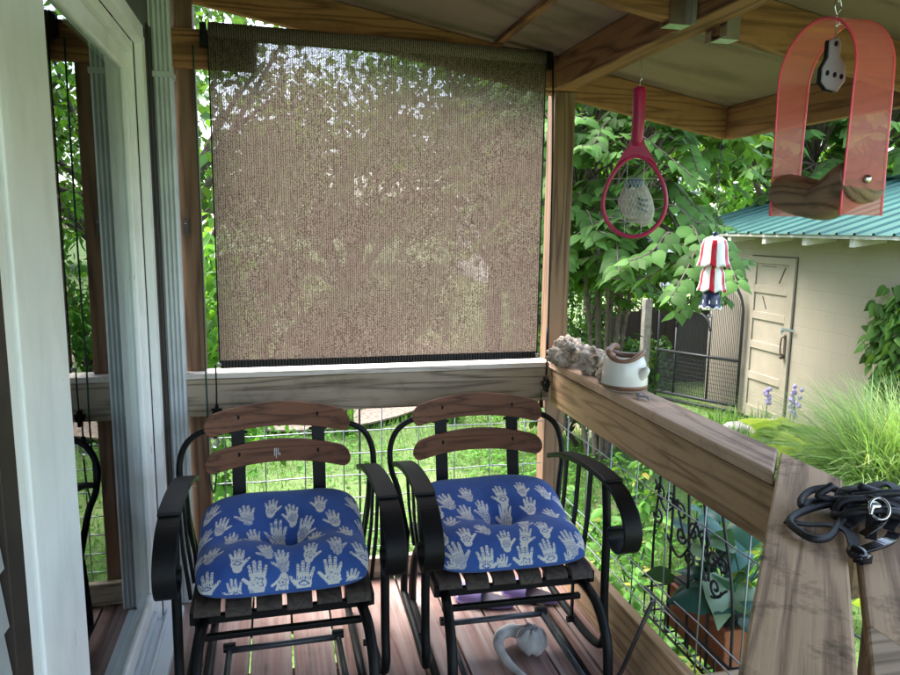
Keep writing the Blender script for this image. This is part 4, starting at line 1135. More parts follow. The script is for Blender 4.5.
# ------------------------------------------------------------------ bell chime
BX, BY = 1.945, 2.93
t = thing('bell_chime', 'striped red white and blue three tier bell chime on a chain', 'wind chime', (BX, BY, 1.95))
def bell(z1, r, h, nm, topmat, kmap):
    prof = [(0, h), (r * .2, h), (r * .42, h * .96), (r * .66, h * .86), (r * .78, h * .68), (r * .81, h * .48), (r * .84, h * .28), (r * .92, h * .1), (r, .0), (r * .96, .002), (r * .75, h * .2), (r * .66, h * .6), (0, h * .85)]
    m = MB().lathe(prof, (BX, BY, z1), 48, mif=kmap)
    m.v = [(x, y, z + (.006 * math.cos(8 * math.atan2(y - BY, x - BX)) if abs(z - z1) < h * .13 else 0)) for x, y, z in m.v]
    return m.build(nm, [M['bell_white'], M['bell_red'], M['bell_blue']], t, smooth=True)
def stripes(i, k):
    if i < 3: return 0 if i == 2 or (i == 1 and k % 8 < 4) else 2
    return 1 if (k + 2) % 8 < 3 and i < 8 else 0
def stripes2(i, k): return 1 if (k + 2) % 8 < 3 and 1 < i < 8 else 0
def blues(i, k): return 0 if (i in (7, 8)) or (i == 5 and k % 6 == 0) else 2
bell(1.385, .075, .138, 'bell', None, stripes)
bell(1.272, .067, .118, 'bell', None, stripes2)
bell(1.19, .052, .085, 'bell', None, blues)
MB().lathe([(0, 1.54), (.012, 1.54), (.014, 1.53), (.008, 1.522), (0, 1.522)], (BX, BY, 0), 12).build('finial', M['bell_blue'], t, smooth=True)
m = MB(); z = 1.95; i = 0
while z > 1.54:
    ax = rx if i % 2 else vd
    m.tube([Vector((BX, BY, z - .011)) + ax * .0055 * math.cos(q) + Vector((0, 0, .015 * math.sin(q))) for q in np.linspace(0, 2 * PI, 13)[:-1]], .0015, 5, closed=True); z -= .023; i += 1
m.build('chain', M['kennel'], t)
MB().tube([(BX, BY, 1.27), (BX, BY, 1.16)], .003, 6).ball((BX, BY, 1.155), .011, 10, 8).build('clapper', M['bone'], t, smooth=True)

# ------------------------------------------------------------------ acrylic perch swing
PX, PY = .992, 1.168
t = thing('bird_perch_swing', 'pink transparent acrylic arch with a wooden log perch', 'bird perch', (PX, PY, 1.95))
path, wd, bw = [], [], []
ZT, ZB, RAD = 1.925, 1.578, .10
n = 60
Ltot = (ZT - RAD - ZB) * 2 + PI * RAD
for i in range(n + 1):
    s = Ltot * i / n; leg = ZT - RAD - ZB
    if s < leg: p = (PX, PY + RAD, ZB + s)
    elif s < leg + PI * RAD:
        q = (s - leg) / RAD; p = (PX, PY + RAD * math.cos(q), ZT - RAD + RAD * math.sin(q))
    else: p = (PX, PY - RAD, ZT - RAD - (s - leg - PI * RAD))
    u = i / n
    tw = .12 * (1 - u) + .10 * u - .12
    path.append(p); wd.append(Vector((math.cos(tw), math.sin(tw), 0)))
    bw.append(.06 + .024 * u)
arch = MB().ribbon(path, wd, bw, .004).build('arch', M['acrylic'], t, smooth=False)
m = MB()
for sg in (-1, 1): m.ribbon([p_ for p_ in path], wd, .0001, .0001) if False else m.tube([Vector(p_) + w_ * (sg * b_ / 2) for p_, w_, b_ in zip(path, wd, bw)], .0022, 6)
m.build('polished_edge', M['acrylic_edge'], arch, smooth=True)
lp = cr([(PX, PY + RAD - .001, 1.628), (PX, PY + .06, 1.618), (PX + .004, PY, 1.606), (PX, PY - .03, 1.612), (PX, PY - .07, 1.632), (PX, PY - RAD + .002, 1.64)], 6)
lr = [.034, .038, .036, .037, .040, .043]
lrr = list(np.interp(np.linspace(0, 5, len(lp)), range(6), lr))
lg = MB().tube(lp, lrr, 18); lg.v = [(PX + (x - PX) * 1.12, y, z) for x, y, z in lg.v]; lg.build('log', M['log'], t, smooth=True)
for s in (-1, 1):
    y = PY + s * (RAD + .002); z = 1.64 if s < 0 else 1.628
    MB().lathe([(0, 0), (.008, 0), (.007, s * .004), (.003, s * .006), (0, s * .006)], (PX + .004, y, z), 12, axis='y').build('screw', M['steel'], t, smooth=True)
m = MB()
for k in range(-1, 3): m.lathe([(0, 0), (.004, 0), (.004, .0015), (0, .0015)], (PX + .006 * k, PY - .012 + .012 * k, ZT - .0048), 8)
m.build('rivet', M['steel'], t)
m = MB(); top = CZ(PX) - .0
m.tube(cr([(PX, PY, ZT - .01), (PX, PY, ZT + .012), (PX + .008, PY, ZT + .025), (PX, PY, ZT + .04), (PX - .006, PY, ZT + .025), (PX, PY, ZT + .01)], 5), .002, 6)
m.tube(cr([(PX, PY, ZT + .032), (PX + .006, PY, ZT + .05), (PX, PY, ZT + .085), (PX - .006, PY, ZT + .06), (PX, PY, ZT + .034)], 5), .0022, 6)
m.tube([(PX, PY, ZT + .075), (PX, PY, top)], .002, 6)
m.build('hook', M['steel'], t, smooth=True)
# small holed tag hanging inside the arch
tb = Vector((PX - .002, PY + .0, ZT - .075)); ty = Vector((.80, -.60, 0)); tn = Vector((.6, .8, 0))
def tagpoly(off, s=1.0):
    o = [(-.008, .042), (.006, .046), (.012, .036), (.012, .012), (.022, -.006), (.024, -.03), (.012, -.05), (-.006, -.044), (-.016, -.03), (-.016, -.006), (-.008, .012)]
    return [tb + ty * (a * s) + Vector((0, 0, b * s)) + tn * off for a, b in o]
g = MB().prism(tagpoly(-.009), tn * .006).build('tag_plate', M['bone'], t, bevel=.002)
MB().prism([p - ty * .006 for p in tagpoly(-.002)], tn * .008).build('tag_back', M['black'], g, bevel=.002)
m = MB()
for a, b in ((-.006, -.016), (.006, -.02), (.017, -.024), (.004, .034)): 
    q = tb + ty * a + Vector((0, 0, b)) - tn * .0095
    m.prism([q + ty * .0032 * math.cos(k) + Vector((0, 0, .005 * math.sin(k))) for k in np.linspace(0, 2 * PI, 11)[:-1]], tn * .002)
m.build('tag_hole', M['black'], g)
MB().tube(cr([tb + Vector((0, 0, .038)), tb + Vector((.003, 0, .055)), (PX, PY, ZT - .004)], 4), .0014, 6).build('wire_loop', M['steel'], t)

# ------------------------------------------------------------------ wrought iron planter outside the rail
t = thing('iron_planter', 'black scrolled wrought iron planter basket outside the side railing', 'planter', (1.36, 2.05, .1))
IX = 1.335
m = MB()
ys = [1.80, 1.93, 2.05, 2.17, 2.29]
for y in ys:
    yt = 2.05 + (y - 2.05) * .72
    m.tube(cr([(IX + .02, y, .1), (IX + .01, 2.05 + (y - 2.05) * .98, .42), (IX - .01, yt, .72), (IX - .025, yt, .86)], 6), .0055, 6)
m.build('bars', M['kennel'], t, smooth=True)
m = MB()
def spiral(cy, cz, r, turns, a0, d=1):
    pts = []
    for i in range(26):
        u = i / 25; q = a0 + d * u * turns * 2 * PI
        pts.append((IX, cy + r * (1 - .8 * u) * math.cos(q), cz + r * (1 - .8 * u) * math.sin(q)))
    m.tube(pts, .0048, 6)
for cy, cz, r, a, d in ((2.24, .60, .035, 0, 1), (2.17, .60, .032, PI, -1), (2.245, .515, .034, 0, -1), (2.10, .585, .034, 0, 1), (2.02, .545, .036, PI, -1), (1.955, .545, .034, 0, 1), (2.09, .505, .032, PI, 1), (1.90, .50, .034, PI, -1), (1.85, .505, .03, 0, 1), (2.03, .45, .03, 0, -1), (1.88, .42, .033, PI, 1)):
    spiral(cy, cz, r, 1.35, a, d)
for a, b, c in (((2.28, .64), (2.2, .55), (2.12, .62)), ((2.13, .62), (2.06, .5), (2.0, .6)), ((2.0, .58), (1.92, .48), (1.84, .56)), ((2.2, .48), (2.1, .42), (2.03, .5)), ((1.97, .47), (1.9, .38), (1.82, .44))):
    m.tube(cr([(IX, *a), (IX, *b), (IX, *c)], 6), .0045, 6)
m.build('scrollwork', M['kennel'], t, smooth=True)
m = MB()
x0, x1, y0, y1 = IX, IX + .21, 1.78, 2.31
for z in (.10, .20):
    m.tube([(x0, y0, z), (x1, y0, z), (x1, y1, z), (x0, y1, z)], .005, 6, closed=True)
for y in np.linspace(y0, y1, 8): m.tube([(x0, y, .20), (x0, y, .1), (x1, y, .1), (x1, y, .20)], .0042, 6)
for x in (IX + .07, IX + .14): m.tube([(x, y0, .1), (x, y1, .1)], .0042, 6)
m.build('basket', M['kennel'], t, smooth=True)
t = thing('window_box', 'terracotta planter box sitting in the iron basket', 'planter box', (1.44, 2.03, .107))
MB().prism([(1.37, 1.86, .107), (1.50, 1.86, .107), (1.50, 2.22, .107), (1.37, 2.22, .107)], (0, 0, .15)).build('box', M['terracotta'], t, bevel=.006)
MB().box(1.36, 1.51, 1.85, 2.23, .257, .28).build('rim', M['terracotta'], t, bevel=.005)
MB().box(1.375, 1.495, 1.865, 2.215, .281, .285).build('soil', M['soil'], t)
t = thing('potted_plant', 'dark teal and yellow leafy plant growing in the window box', 'plant', (1.44, 2.03, .285))
P, D, S = [], [], []
m = MB()
for k in range(34):
    b = Vector((random.uniform(1.39, 1.49), random.uniform(1.88, 2.2), .28))
    d = Vector((random.gauss(0, .5), random.gauss(0, .6), random.uniform(.6, 1.4))).normalized()
    L = random.uniform(.06, .26); e = b + d * L
    m.tube([b, b.lerp(e, .5) + Vector((0, 0, .01)), e], .003, 5)
    P.append(e); dd = d + Vector((random.gauss(0, .5), random.gauss(0, .5), -.7)); D.append(dd); S.append(random.uniform(.07, .15))
m.build('stems', M['cord_green'], t)
leaves('foliage', np.array(P), np.array(D), np.array(S), M['leaf_teal'], t, T_heart())
P = np.array([(1.40, 1.93, .42), (1.42, 1.9, .4), (1.47, 1.82, .36), (1.5, 1.86, .33)]); D = np.array([(-.3, -.5, -.4), (.1, -.9, -.2), (.2, -.6, -.8), (.5, -.3, -.5)])
leaves('pale_leaves', P, D, np.array([.16, .13, .12, .14]), M['leaf_pale'], t, T_heart())

# ------------------------------------------------------------------ shed
sx0 = 5.5
s = thing('garden_shed', 'tan block shed with green metal roof beyond the railing', 'shed', (sx0, 5.5, GZ))
m = MB(); m.box(sx0, sx0 + .2, 1.5, 6.715, GZ - .1, 1.60).box(sx0, sx0 + .2, 6.715, 7.49, 1.262, 1.60).box(sx0, sx0 + .2, 7.49, 8.3, GZ - .1, 1.60)
m.box(sx0 + .2, 9.2, 8.1, 8.3, GZ - .1, 1.60).box(sx0 + .2, 9.2, 1.5, 1.7, GZ - .1, 1.60).box(9.2, 9.4, 1.5, 8.3, GZ - .1, 2.2)
m.build('wall', M['block'], s)
m = MB(); rz = lambda x: 1.515 + (x - 5.1) * .30
npan = 60; y0, y1 = 1.2, 8.6; x_e, x_r = 5.1, 7.35
prof = []
yy = y0
while yy < y1:
    prof += [(yy, 0), (yy + .178, 0), (yy + .188, .022), (yy + .208, .022)]; yy += .218
V, F = [], []
for (py, pz) in prof:
    V += [(x_e, py, rz(x_e) + pz), (x_r, py, rz(x_r) + pz)]
for i in range(len(prof) - 1): F.append((2 * i, 2 * i + 1, 2 * i + 3, 2 * i + 2))
m.add(V, F)
V2 = [(14.6 - x + .1, y, z) for x, y, z in V]; m.add(V2, [f[::-1] for f in F])
m.box(x_r - .1, x_r + .1, y0, y1, rz(x_r) + .01, rz(x_r) + .04)
m.build('roof', M['roof'], s)
m = MB().prism([(x_e + .02, y0, rz(x_e) - .035), (x_r, y0, rz(x_r) - .035), (x_r, y0, rz(x_r) - .004), (x_e + .02, y0, rz(x_e) - .004)], (0, y1 - y0, 0)); m.build('roof_deck', M['shedtrim'], s)
for y in (4.32, 4.94, 5.57, 6.19, 6.81, 7.43, 8.05):
    MB().prism([(5.14, y, 1.405), (5.497, y, 1.45), (5.497, y, 1.60), (5.14, y, 1.485)], (0, .06, 0)).build('rafter_tail', M['shedtrim'], s)
# door
dr = MB()
dx = sx0 - .012
dr.box(dx, dx + .03, 6.725, 7.48, -.665, 1.25)
door = dr.build('door', M['door_tan'], s, bevel=.002)
m = MB(); fx = dx - .018
y0, y1 = 6.725, 7.48
m.box(fx, dx - .001, y0, y0 + .1, -.665, 1.25).box(fx, dx - .001, y1 - .1, y1, -.665, 1.25)
zz = [-.665, -.5, -.17, -.08, .2, .29, .54, .63, .90, .98, 1.16, 1.25]
for a, b in ((-.665, -.52), (-.205, -.115), (.17, .26), (.52, .61), (.83, .92), (1.17, 1.25)): m.box(fx, dx - .001, y0 + .1, y1 - .1, a, b)
m.build('door_frame', M['door_tan'], door, bevel=.004)
m = MB()
m.box(dx - .004, dx - .0005, 6.93, 6.945, .95, 1.15, rot=Matrix.Rotation(.45, 3, 'X')).box(dx - .004, dx - .0005, 7.05, 7.3, 1.135, 1.142).box(dx - .004, dx - .0005, 7.2, 7.213, .64, .8, rot=Matrix.Rotation(-.5, 3, 'X'))
m.build('crack', M['rust'], door)
m = MB().box(fx - .006, fx - .001, 6.66, 6.86, .452, .478).tube(cr([(fx - .03, 6.79, .43), (fx - .04, 6.80, .46), (fx - .03, 6.82, .44), (fx - .03, 6.815, .40)], 5), .008, 8)
m.build('hasp', M['hasp'], door)
m = MB().box(fx - .006, fx - .001, 6.765, 6.80, .14, .40).tube(cr([(fx - .004, 6.785, .38), (fx - .05, 6.785, .36), (fx - .05, 6.785, .2), (fx - .004, 6.785, .18)], 5), .009, 8).ball((fx - .03, 6.79, .15), .022, 10, 8)
m.build('handle', M['rust'], door)
m = MB().box(sx0 - .006, sx0 - .0005, 6.716, 6.724, -.6, 1.262).box(sx0 - .006, sx0 - .0005, 6.716, 7.49, 1.252, 1.26); m.build('door_gap', M['rust'], door)
MB().box(sx0 - .02, sx0 - .0005, 7.485, 7.56, -.67, 1.26).build('door_casing', M['door_tan'], s, bevel=.003)

# arched iron gate leaning off the shed
GA = Vector((5.42, 7.45, GZ)); GB = Vector((4.90, 8.55, GZ)); gd = (GB - GA).normalized(); GL = (GB - GA).length
t = thing('iron_gate', 'dark arched iron mesh gate next to the shed door', 'gate', GA)
def GP(s, z, o=0): return GA + gd * (s * GL) + Vector((0, 0, z - GZ)) + Vector((gd.y, -gd.x, 0)) * o
m = MB()
def bar(p, q, r=.016): m.tube([p, q], r, 6)
arch = [GP(.02, -.63)] + [GP(.02, .55)] + [GP(.36 - .34 * math.cos(q), .55 + .46 * math.sin(q)) for q in np.linspace(.15, PI / 2, 9)]
m.tube(arch, .016, 8)
m.tube([GP(.36, 1.01), GP(.62, .95), GP(.98, .88)], .014, 8)
bar(GP(.98, -.66), GP(.98, .88)); bar(GP(.02, -.58), GP(.98, -.60), .022); bar(GP(.02, -.02), GP(.98, -.04), .018); bar(GP(.02, -.66), GP(.98, -.68), .018)
bar(GP(.36, -.6), GP(.36, .5)); bar(GP(.76, -.6), GP(.76, .3), .014)
m.tube([GP(.56 - .2 * math.cos(q), .3 + .22 * math.sin(q)) for q in np.linspace(0, PI, 13)], .018, 8)
m.build('gate_frame', M['kennel'], t, smooth=True)
m = MB()
for sft in np.linspace(.04, .96, 56):
    top = (.5 + .4 * math.sqrt(max(0, 1 - ((sft - .36) / .34) ** 2))) if (sft < .36) else (.3 + .2 * math.sqrt(max(0, 1 - ((sft - .56) / .2) ** 2)) if sft < .76 else -.03)
    m.tube([GP(sft, -.6, .01), GP(sft, top, .01)], .0048, 4)
for z in np.linspace(-.58, -.05, 11): m.tube([GP(.03, z, .014), GP(.97, z, .014)], .003, 4)
m.build('mesh', M['kennel'], t)
MB().box(4.9, 5.45, 8.52, 8.56, -.68, .28).build('dark_panel', M['darkbrown'], t) if False else None
t = thing('weathered_post', 'gray weathered fence post left of the iron gate', 'post', (4.84, 8.75, GZ))
MB().box(4.79, 4.9, 8.7, 8.8, GZ, .62).build('shaft', M['bark_gray'], t, bevel=.01)
# dark board fence behind the gate
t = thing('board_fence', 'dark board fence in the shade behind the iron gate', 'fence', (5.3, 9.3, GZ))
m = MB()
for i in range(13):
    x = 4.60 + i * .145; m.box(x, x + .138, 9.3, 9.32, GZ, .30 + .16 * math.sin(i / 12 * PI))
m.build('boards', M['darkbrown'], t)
t = thing('iron_fence', 'thin black iron fence far behind the gate', 'fence', (5.6, 11.5, GZ))
m = MB()
for i in range(36): x = 4.6 + i * .11; m.tube([(x, 11.5, GZ), (x, 11.5, .55)], .009, 5)
m.box(4.6, 8.5, 11.49, 11.51, .42, .45).box(4.6, 8.5, 11.49, 11.51, -.5, -.47); m.build('pickets', M['kennel'], t)
t = thing('neighbour_house', 'pale neighbouring house glimpsed far behind the trees', 'house', (7, 24, GZ))
MB().box(7.5, 15, 24, 30, GZ, 2.8).build('wall', M['neighbour'], t)
MB().prism([(7.1, 23.6, 2.8), (15.4, 23.6, 2.8), (15.4, 27, 4.6), (7.1, 27, 4.6)], (0, 0, .1)).build('roof', M['darkgray'], t)
for x in (8.2, 10.5, 12.8): MB().box(x, x + 1, 23.97, 23.995, .5, 1.9).build('window', M['darkgray'], t)

# ------------------------------------------------------------------ near broad-leaved tree
def broad_tree(name, label, base, stems, crown_c, crown_r, nshoots, leaf, mat, droop=.35, seed=3, cut=None, extra=()):
    rd = random.Random(seed)
    t = thing(name, label, 'tree', base)
    b = Vector(base); m = MB(); tips = []
    for dx, dy, h, r in stems:
        p = cr([b + Vector((dx * .15, dy * .15, 0)), b + Vector((dx * .4, dy * .4, h * .4)), b + Vector((dx, dy, h))], 7)
        m.tube(p, [r * (1 - .65 * i / (len(p) - 1)) for i in range(len(p))], 8); tips += p[6:]
    P, D, S, N = [], [], [], []
    c = Vector(crown_c); cr_ = Vector(crown_r)
    ends = []
    for k in range(nshoots):
        while True:
            d = Vector((rd.gauss(0, 1), rd.gauss(0, 1), rd.gauss(0, 1))).normalized()
            q = c + Vector((d.x * cr_.x, d.y * cr_.y, d.z * cr_.z)) * (rd.uniform(.35, 1.0) ** .5)
            if cut is None or cut(q): break
        ends.append(q)
    ends += [Vector(e) for e in extra]
    for q in ends:
        st = min(tips, key=lambda p: (p - q).length + rd.uniform(0, .5))
        out = Vector((q.x - b.x, q.y - b.y, 0)); out = out.normalized() if out.length > .01 else Vector((1, 0, 0))
        an = rd.gauss(0, .8); out = Vector((out.x * math.cos(an) - out.y * math.sin(an), out.x * math.sin(an) + out.y * math.cos(an), 0))
        L = rd.uniform(.4, .8)
        s0 = q - out * L * .6 + Vector((0, 0, .05))
        pth = cr([s0, s0.lerp(q, .5) + Vector((0, 0, .10)), q, q + out * .25 + Vector((0, 0, -droop * rd.uniform(.0, .6)))], 5)
        m.tube(pth, [.008 * (1 - .7 * i / (len(pth) - 1)) + .0015 for i in range(len(pth))], 4)
        if rd.random() < .4: m.tube([st, st.lerp(s0, .5) + Vector((0, 0, .06)), s0], [.016, .011, .008], 5)
        for i, p in enumerate(pth):
            if i % 2 and i < len(pth) - 3: continue
            tt = (pth[min(i + 1, len(pth) - 1)] - pth[max(i - 1, 0)]).normalized()
            side = tt.cross(Vector((0, 0, 1))).normalized()
            for sg in (-1, 1):
                dd = side * sg * .8 + tt * .6 + Vector((0, 0, -rd.uniform(.1, .65)))
                P.append(p + side * sg * .025); D.append(dd); S.append(leaf * rd.uniform(.6, 1.25) * (1 - .35 * (i / len(pth)) ** 3))
                N.append(Vector((rd.gauss(0, .25), rd.gauss(0, .25), 1)) + out * .5)
    m.build('trunk', M['bark'], t, smooth=True)
    tint = None
    leaves('crown', np.array(P), np.array(D), np.array(S), M[mat], t, T_heart(), np.array(N))
    return t
def cutA(q):
    if q.x > (.63 if q.z < 2.1 else .72) * q.y: return False
    return q.z > (1.2 if q.y < 5.6 else .95)
extra = [(2.75, 4.3, 1.45), (2.9, 4.2, 1.35), (2.6, 4.2, 1.3), (2.95, 4.5, 1.25), (3.1, 4.6, 1.35), (3.05, 4.75, 1.5), (2.95, 4.65, 1.25), (2.7, 4.9, 1.3), (2.3, 4.6, 1.35), (2.6, 4.5, 1.5), (2.45, 4.4, 1.4), (2.5, 4.6, 1.2), (2.9, 4.6, 1.6), (3.1, 5.0, 1.6), (2.85, 4.4, 1.15)]
broad_tree('broadleaf_tree', 'multi stemmed tree with large heart shaped leaves behind the racket', (3.02, 6.2, GZ),
           [(-.35, 0, 2.6, .036), (-.1, .2, 3.0, .042), (.14, -.2, 2.8, .036), (.42, .1, 2.6, .034), (-.7, .3, 2.2, .028), (.2, .3, 3.1, .04), (-.15, -.3, 2.5, .026)],
           (3.3, 5.9, 2.1), (1.75, 1.6, 1.8), 420, .13, 'leaf_big', seed=3, cut=cutA, extra=extra)
broad_tree('broadleaf_tree', 'large leaved tree spreading over the green shed roof', (8.0, 9.3, GZ),
           [(-.5, -.3, 3.2, .09), (.3, -.5, 3.4, .08), (-.9, .2, 3.0, .07), (.8, .1, 3.2, .07)],
           (7.6, 8.6, 3.2), (2.6, 1.6, 1.7), 230, .24, 'leaf_big', seed=9, cut=lambda q: q.z > 1.515 + (q.x - 5.1) * .30 + .15 or q.y > 8.7)

# ------------------------------------------------------------------ background trees
GTR = 'trees behind the porch'
big = [
 ('tall leafy tree seen through the left half of the shade', (-1.4, 10.5, GZ), .16, (-1.1, 10.3, 2.9), (1.7, 1.8, 2.3), 3000, .15, 'leaf_dark'),
 ('tall bright green tree seen through the middle of the shade', (1.2, 11.8, GZ), .18, (1.2, 11.6, 2.3), (2.2, 1.8, 2.3), 3400, .15, 'leaf_light'),
 ('dark tree standing behind the corner post', (3.8, 12.4, GZ), .17, (3.8, 12.2, 3.4), (2.2, 2.0, 3.0), 5600, .16, 'leaf_dark'),
 ('dark broad tree filling the gap behind the racket', (6.2, 13.2, GZ), .2, (6.0, 13.0, 3.6), (2.6, 2.0, 2.9), 5600, .18, 'leaf_dark'),
 ('tall tree rising behind the shed roof', (10.2, 13.0, GZ), .22, (10.0, 12.6, 4.4), (3.2, 2.4, 3.4), 6000, .2, 'leaf_light'),
 ('pale green tree at the far left beyond the downspout', (-3.6, 9.5, GZ), .15, (-3.6, 9.3, 2.6), (1.9, 1.7, 2.5), 4200, .14, 'leaf_light'),
 ('dark tree on the right beyond the shed', (14, 10.0, GZ), .22, (13.6, 9.6, 4.2), (3.0, 2.6, 3.4), 5000, .2, 'leaf_dark'),
]
for lab, b, tr, c, r, n_, sz, mt in big:
    tree('leafy_tree', lab, 'tree', b, 2, tr, c, r, n_, sz, mt, clumps=46, tight=.17, group=GTR, shell=.35)
tree('leafy_bush', 'bright green bush outside the left post', 'bush', (-1.0, 5.4, GZ), 1, .03, (-.95, 5.3, .55), (.75, .6, 1.15), 3000, .1, 'leaf_light', clumps=34, tight=.16, shell=.3, tmpl=T_oval())
tree('leafy_bush', 'low green bush at the foot of the multi stemmed tree', 'bush', (3.0, 6.7, GZ), 1, .03, (2.9, 6.7, -.02), (.7, .5, .6), 1700, .1, 'leaf_dark', clumps=20, tight=.2, shell=.3, tmpl=T_oval())
tree('leafy_bush', 'dark bush filling the gap behind the weathered post', 'bush', (4.5, 10.2, GZ), 1, .04, (4.5, 10.2, .2), (1.0, .6, .95), 2400, .1, 'leaf_dark', clumps=30, tight=.2, shell=.3, tmpl=T_oval())
tree('conifer_shrub', 'narrow feathery shrub behind the corner post', 'shrub', (3.5, 9.4, GZ), 1, .05, (3.5, 9.4, .5), (.5, .45, 1.2), 2600, .09, 'leaf_dark', clumps=30, tight=.16, shell=.2)
for i, (bx, by, w_, h_, mt, lab) in enumerate(((-1.9, 9.9, 1.1, .9, 'leaf_light', 'round bright bush left of the mulch bed'), (-.2, 10.4, 1.2, 1.0, 'leaf_dark', 'dark round bush beyond the middle of the mulch bed'), (1.5, 10.2, 1.1, .95, 'leaf_light', 'bright round bush right of the mulch bed'))):
    tree('leafy_bush', lab, 'bush', (bx, by, GZ), 1, .04, (bx, by, GZ + h_ * 1.0), (w_, .7, h_), 2400, .12, mt, clumps=34, tight=.2, shell=.3, tmpl=T_oval(), group='bushes beyond the lawn')
gm = MB()
o_ = [(.35 + 1.25 * math.cos(q) * (1 + .12 * math.sin(3 * q)), 8.3 + .62 * math.sin(q) * (1 + .1 * math.cos(4 * q)), GZ + .045) for q in np.linspace(0, 2 * PI, 41)[:-1]]
gm.prism(o_, (0, 0, .02)); o = gm.build('mulch_bed', M['mulch'], None); tag(o, 'bare brown mulch bed on the lawn behind the chairs', 'mulch bed', kind='structure')
# far tree line
P, cc = crown_points(9000, (2, 34, 3.5), (34, 3, 4.0), 90, .05, .2, -.9)
D = rng.normal(0, 1, (len(P), 3))
o = leaves('distant_woods', P, D, rng.uniform(.5, 1.0, len(P)), M['leaf_dark'], None, T_diamond()); tag(o, 'distant row of green woods behind everything', 'woods', kind='stuff')

# weeds outside the right railing
def weed(x, y, h, lab, n=26):
    t = thing('leafy_weed', lab, 'plant', (x, y, GZ), 'weeds outside the side railing')
    m = MB(); P, D, S = [], [], []
    for k in range(4):
        a = random.uniform(0, 6.3); tip = Vector((x + .22 * math.cos(a), y + .22 * math.sin(a), GZ + h * random.uniform(.7, 1.05)))
        p = cr([(x, y, GZ), Vector((x, y, GZ)).lerp(tip, .5) + Vector((0, 0, .06)), tip], 6); m.tube(p, .005, 5)
        for q in p[3:]:
            for _ in range(3):
                a = random.uniform(0, 6.3); P.append(q); D.append((math.cos(a), math.sin(a), random.uniform(-.5, .4))); S.append(random.uniform(.05, .11))
    m.build('stems', M['cord_green'], t); leaves('foliage', np.array(P), np.array(D), np.array(S), M['leaf_weed'], t, T_oval())
WG = 'leafy yellow flecked weed growing outside the side railing wire'
for x, y, h in ((1.7, 3.2, .6), (2.0, 3.6, .75), (1.6, 2.8, .5), (2.3, 3.1, .6), (2.2, 4.2, .8), (2.7, 3.7, .7), (1.9, 2.5, .45), (2.6, 4.6, .8), (1.75, 4.0, .65), (3.0, 4.3, .7), (2.4, 2.6, .45), (2.9, 3.1, .5)):
    weed(x, y, h, WG)
# plants seen behind the chairs
for x, y, h, lab in ((.65, 7.6, .75, 'tall spiky weed on the lawn behind the left chair'), (1.9, 7.9, .55, 'low leafy weed on the lawn behind the right chair')):
    t = thing('leafy_weed', lab, 'plant', (x, y, GZ)); P = np.tile([[x, y, GZ]], (40, 1)) + rng.normal(0, .05, (40, 3)) * [1, 1, 0]
    blades('foliage', P, rng.uniform(.3, 1, 40) * h, rng.uniform(.03, .05, 40), rng.uniform(.1, .35, 40), M['leaf_light'], t, 4)
t = thing('shepherd_hook', 'thin black shepherd hook on the lawn behind the left chair', 'hook', (.46, 4.6, GZ))
MB().tube(cr([(.50, 4.6, GZ), (.50, 4.6, .25), (.495, 4.6, .36), (.46, 4.6, .405), (.42, 4.6, .37), (.41, 4.6, .31)], 6), .007, 6).build('rod', M['kennel'], t, smooth=True)

# ornamental grass, hosta, stones, vine near the shed
t = thing('ornamental_grass', 'big clump of pale arching grass in front of the shed', 'grass clump', (4.5, 4.2, GZ))
n_ = 3600
a = rng.uniform(0, 2 * PI, n_); rr = np.sqrt(rng.uniform(0, 1, n_)) * .3
P = np.stack([4.5 + rr * np.cos(a), 4.2 + rr * np.sin(a), np.full(n_, GZ)], 1)
blades('foliage', P, rng.uniform(.75, 1.35, n_), rng.uniform(.012, .024, n_), rng.uniform(.35, 1.3, n_), M['ograss'], t, 8)
def hosta(x, y, r, lab, n_=26, mat='hosta', flowers=True, h=.25):
    t = thing('hosta_plant', lab, 'plant', (x, y, GZ))
    a = rng.uniform(0, 2 * PI, n_); rr = rng.uniform(.1, 1, n_) * r
    P = np.stack([x + .3 * rr * np.cos(a), y + .3 * rr * np.sin(a), GZ + h * rng.uniform(.5, 1.2, n_)], 1)
    D = np.stack([np.cos(a), np.sin(a), rng.uniform(-.2, .5, n_)], 1)
    leaves('foliage', P, D, rng.uniform(.7, 1.2, n_) * r * .75, M[mat], t, T_heart())
    if flowers:
        for k in range(3):
            m = MB(); f = MB()
            q = Vector((x + random.uniform(-.2, .2), y + random.uniform(-.1, .3), GZ)); tp = q + Vector((random.uniform(-.05, .05), 0, random.uniform(.5, .75)))
            m.tube([q, tp], .005, 5)
            for j in range(9): f.ball(tp + Vector((random.gauss(0, .025), random.gauss(0, .025), -.02 * j)), (.022, .022, .026), 6, 5)
            fs_ = m.build('flower_stem', M['cord_green'], t); f.build('blossom_spike', M['lavender'], fs_)
hosta(4.95, 6.1, .42, 'yellow green hosta with lavender flower spikes by the shed wall')
hosta(4.75, 5.65, .35, 'low chartreuse hosta in front of the flowering hosta', 22, flowers=False, h=.18)
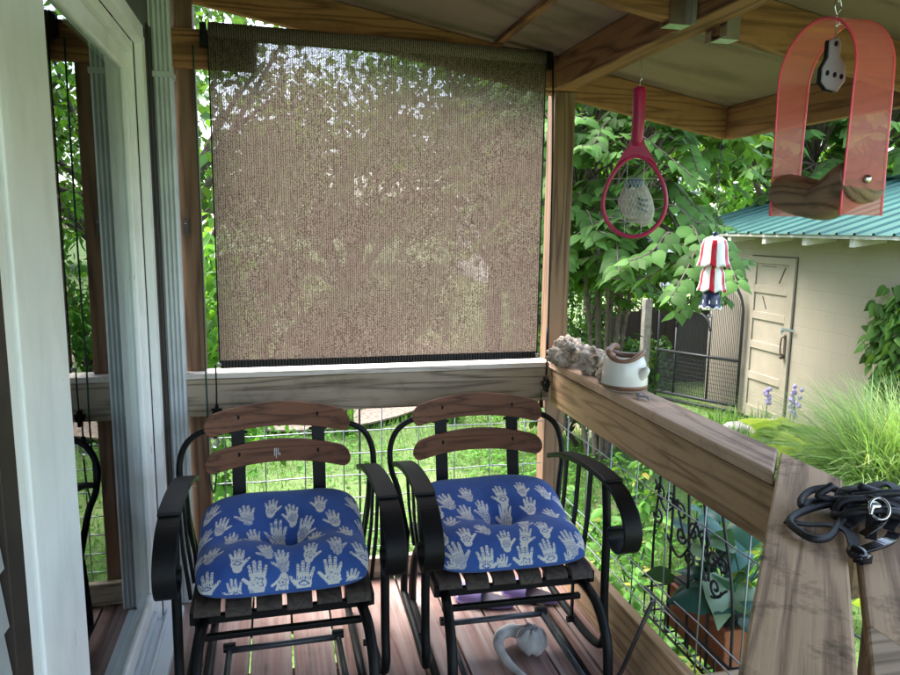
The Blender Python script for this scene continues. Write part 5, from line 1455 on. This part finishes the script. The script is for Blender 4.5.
hosta(3.45, 2.9, .42, 'lime hosta at the foot of the pale grass clump', 20, flowers=False, h=.3)
for i, (x, y, r_, lab) in enumerate(((5.15, 6.55, .19, 'rounded gray garden stone by the shed door'), (4.9, 6.75, .13, 'small gray stone beside the larger garden stone'))):
    m = MB().ball((x, y, GZ + r_ * .4), (r_ * 1.2, r_, r_ * .75), 16, 10, noise=.12, seed=i); o = m.build('garden_stone', M['stone'], None, smooth=True)
    tag(o, lab, 'stone')
for x, y, lab in ((5.2, 7.0, 'dull green weeds at the shed doorstep'), (4.75, 6.4, 'gray green weeds around the garden stones')):
    t = thing('leafy_weed', lab, 'plant', (x, y, GZ)); P = region(160, x - .35, x + .3, y - .3, y + .3); blades('foliage', P, rng.uniform(.1, .3, 160), rng.uniform(.012, .03, 160), rng.uniform(.03, .15, 160), M['grass'], t, 3)
t = thing('climbing_vine', 'leafy green vine climbing the shed wall at the right edge', 'vine', (5.4, 5.22, GZ))
m = MB(); P, D, S = [], [], []
for k in range(7):
    p = cr([(5.38, 5.22 + .08 * k - .25, GZ), (5.36, 5.25 + random.gauss(0, .08) - .05 * k, .0), (5.4, 5.22 + random.gauss(0, .12), .6), (5.42, 5.2 + random.gauss(0, .15), 1.0 + random.uniform(-.2, .3))], 8); m.tube(p, .006, 5)
    for q in p[4:]:
        for _ in range(3):
            P.append(q + Vector((-random.uniform(0, .12), random.gauss(0, .09), random.gauss(0, .04)))); D.append((-.6, random.gauss(0, .6), -.8)); S.append(random.uniform(.08, .16))
m.build('stems', M['bark'], t); leaves('foliage', np.array(P), np.array(D), np.array(S), M['leaf_big'], t, T_heart())
# ivy behind the gate
t = thing('ivy_patch', 'dark ivy growing behind the iron gate', 'ivy', (4.9, 8.9, GZ))
n_ = 420; P = np.stack([rng.uniform(4.75, 5.35, n_), rng.uniform(8.75, 9.2, n_), GZ + rng.uniform(0, .75, n_)], 1); D = rng.normal(0, 1, (n_, 3)); D[:, 2] -= 1; D[:, 1] -= .5
leaves('foliage', P, D, rng.uniform(.06, .12, n_), M['leaf_dark'], t, T_oval())
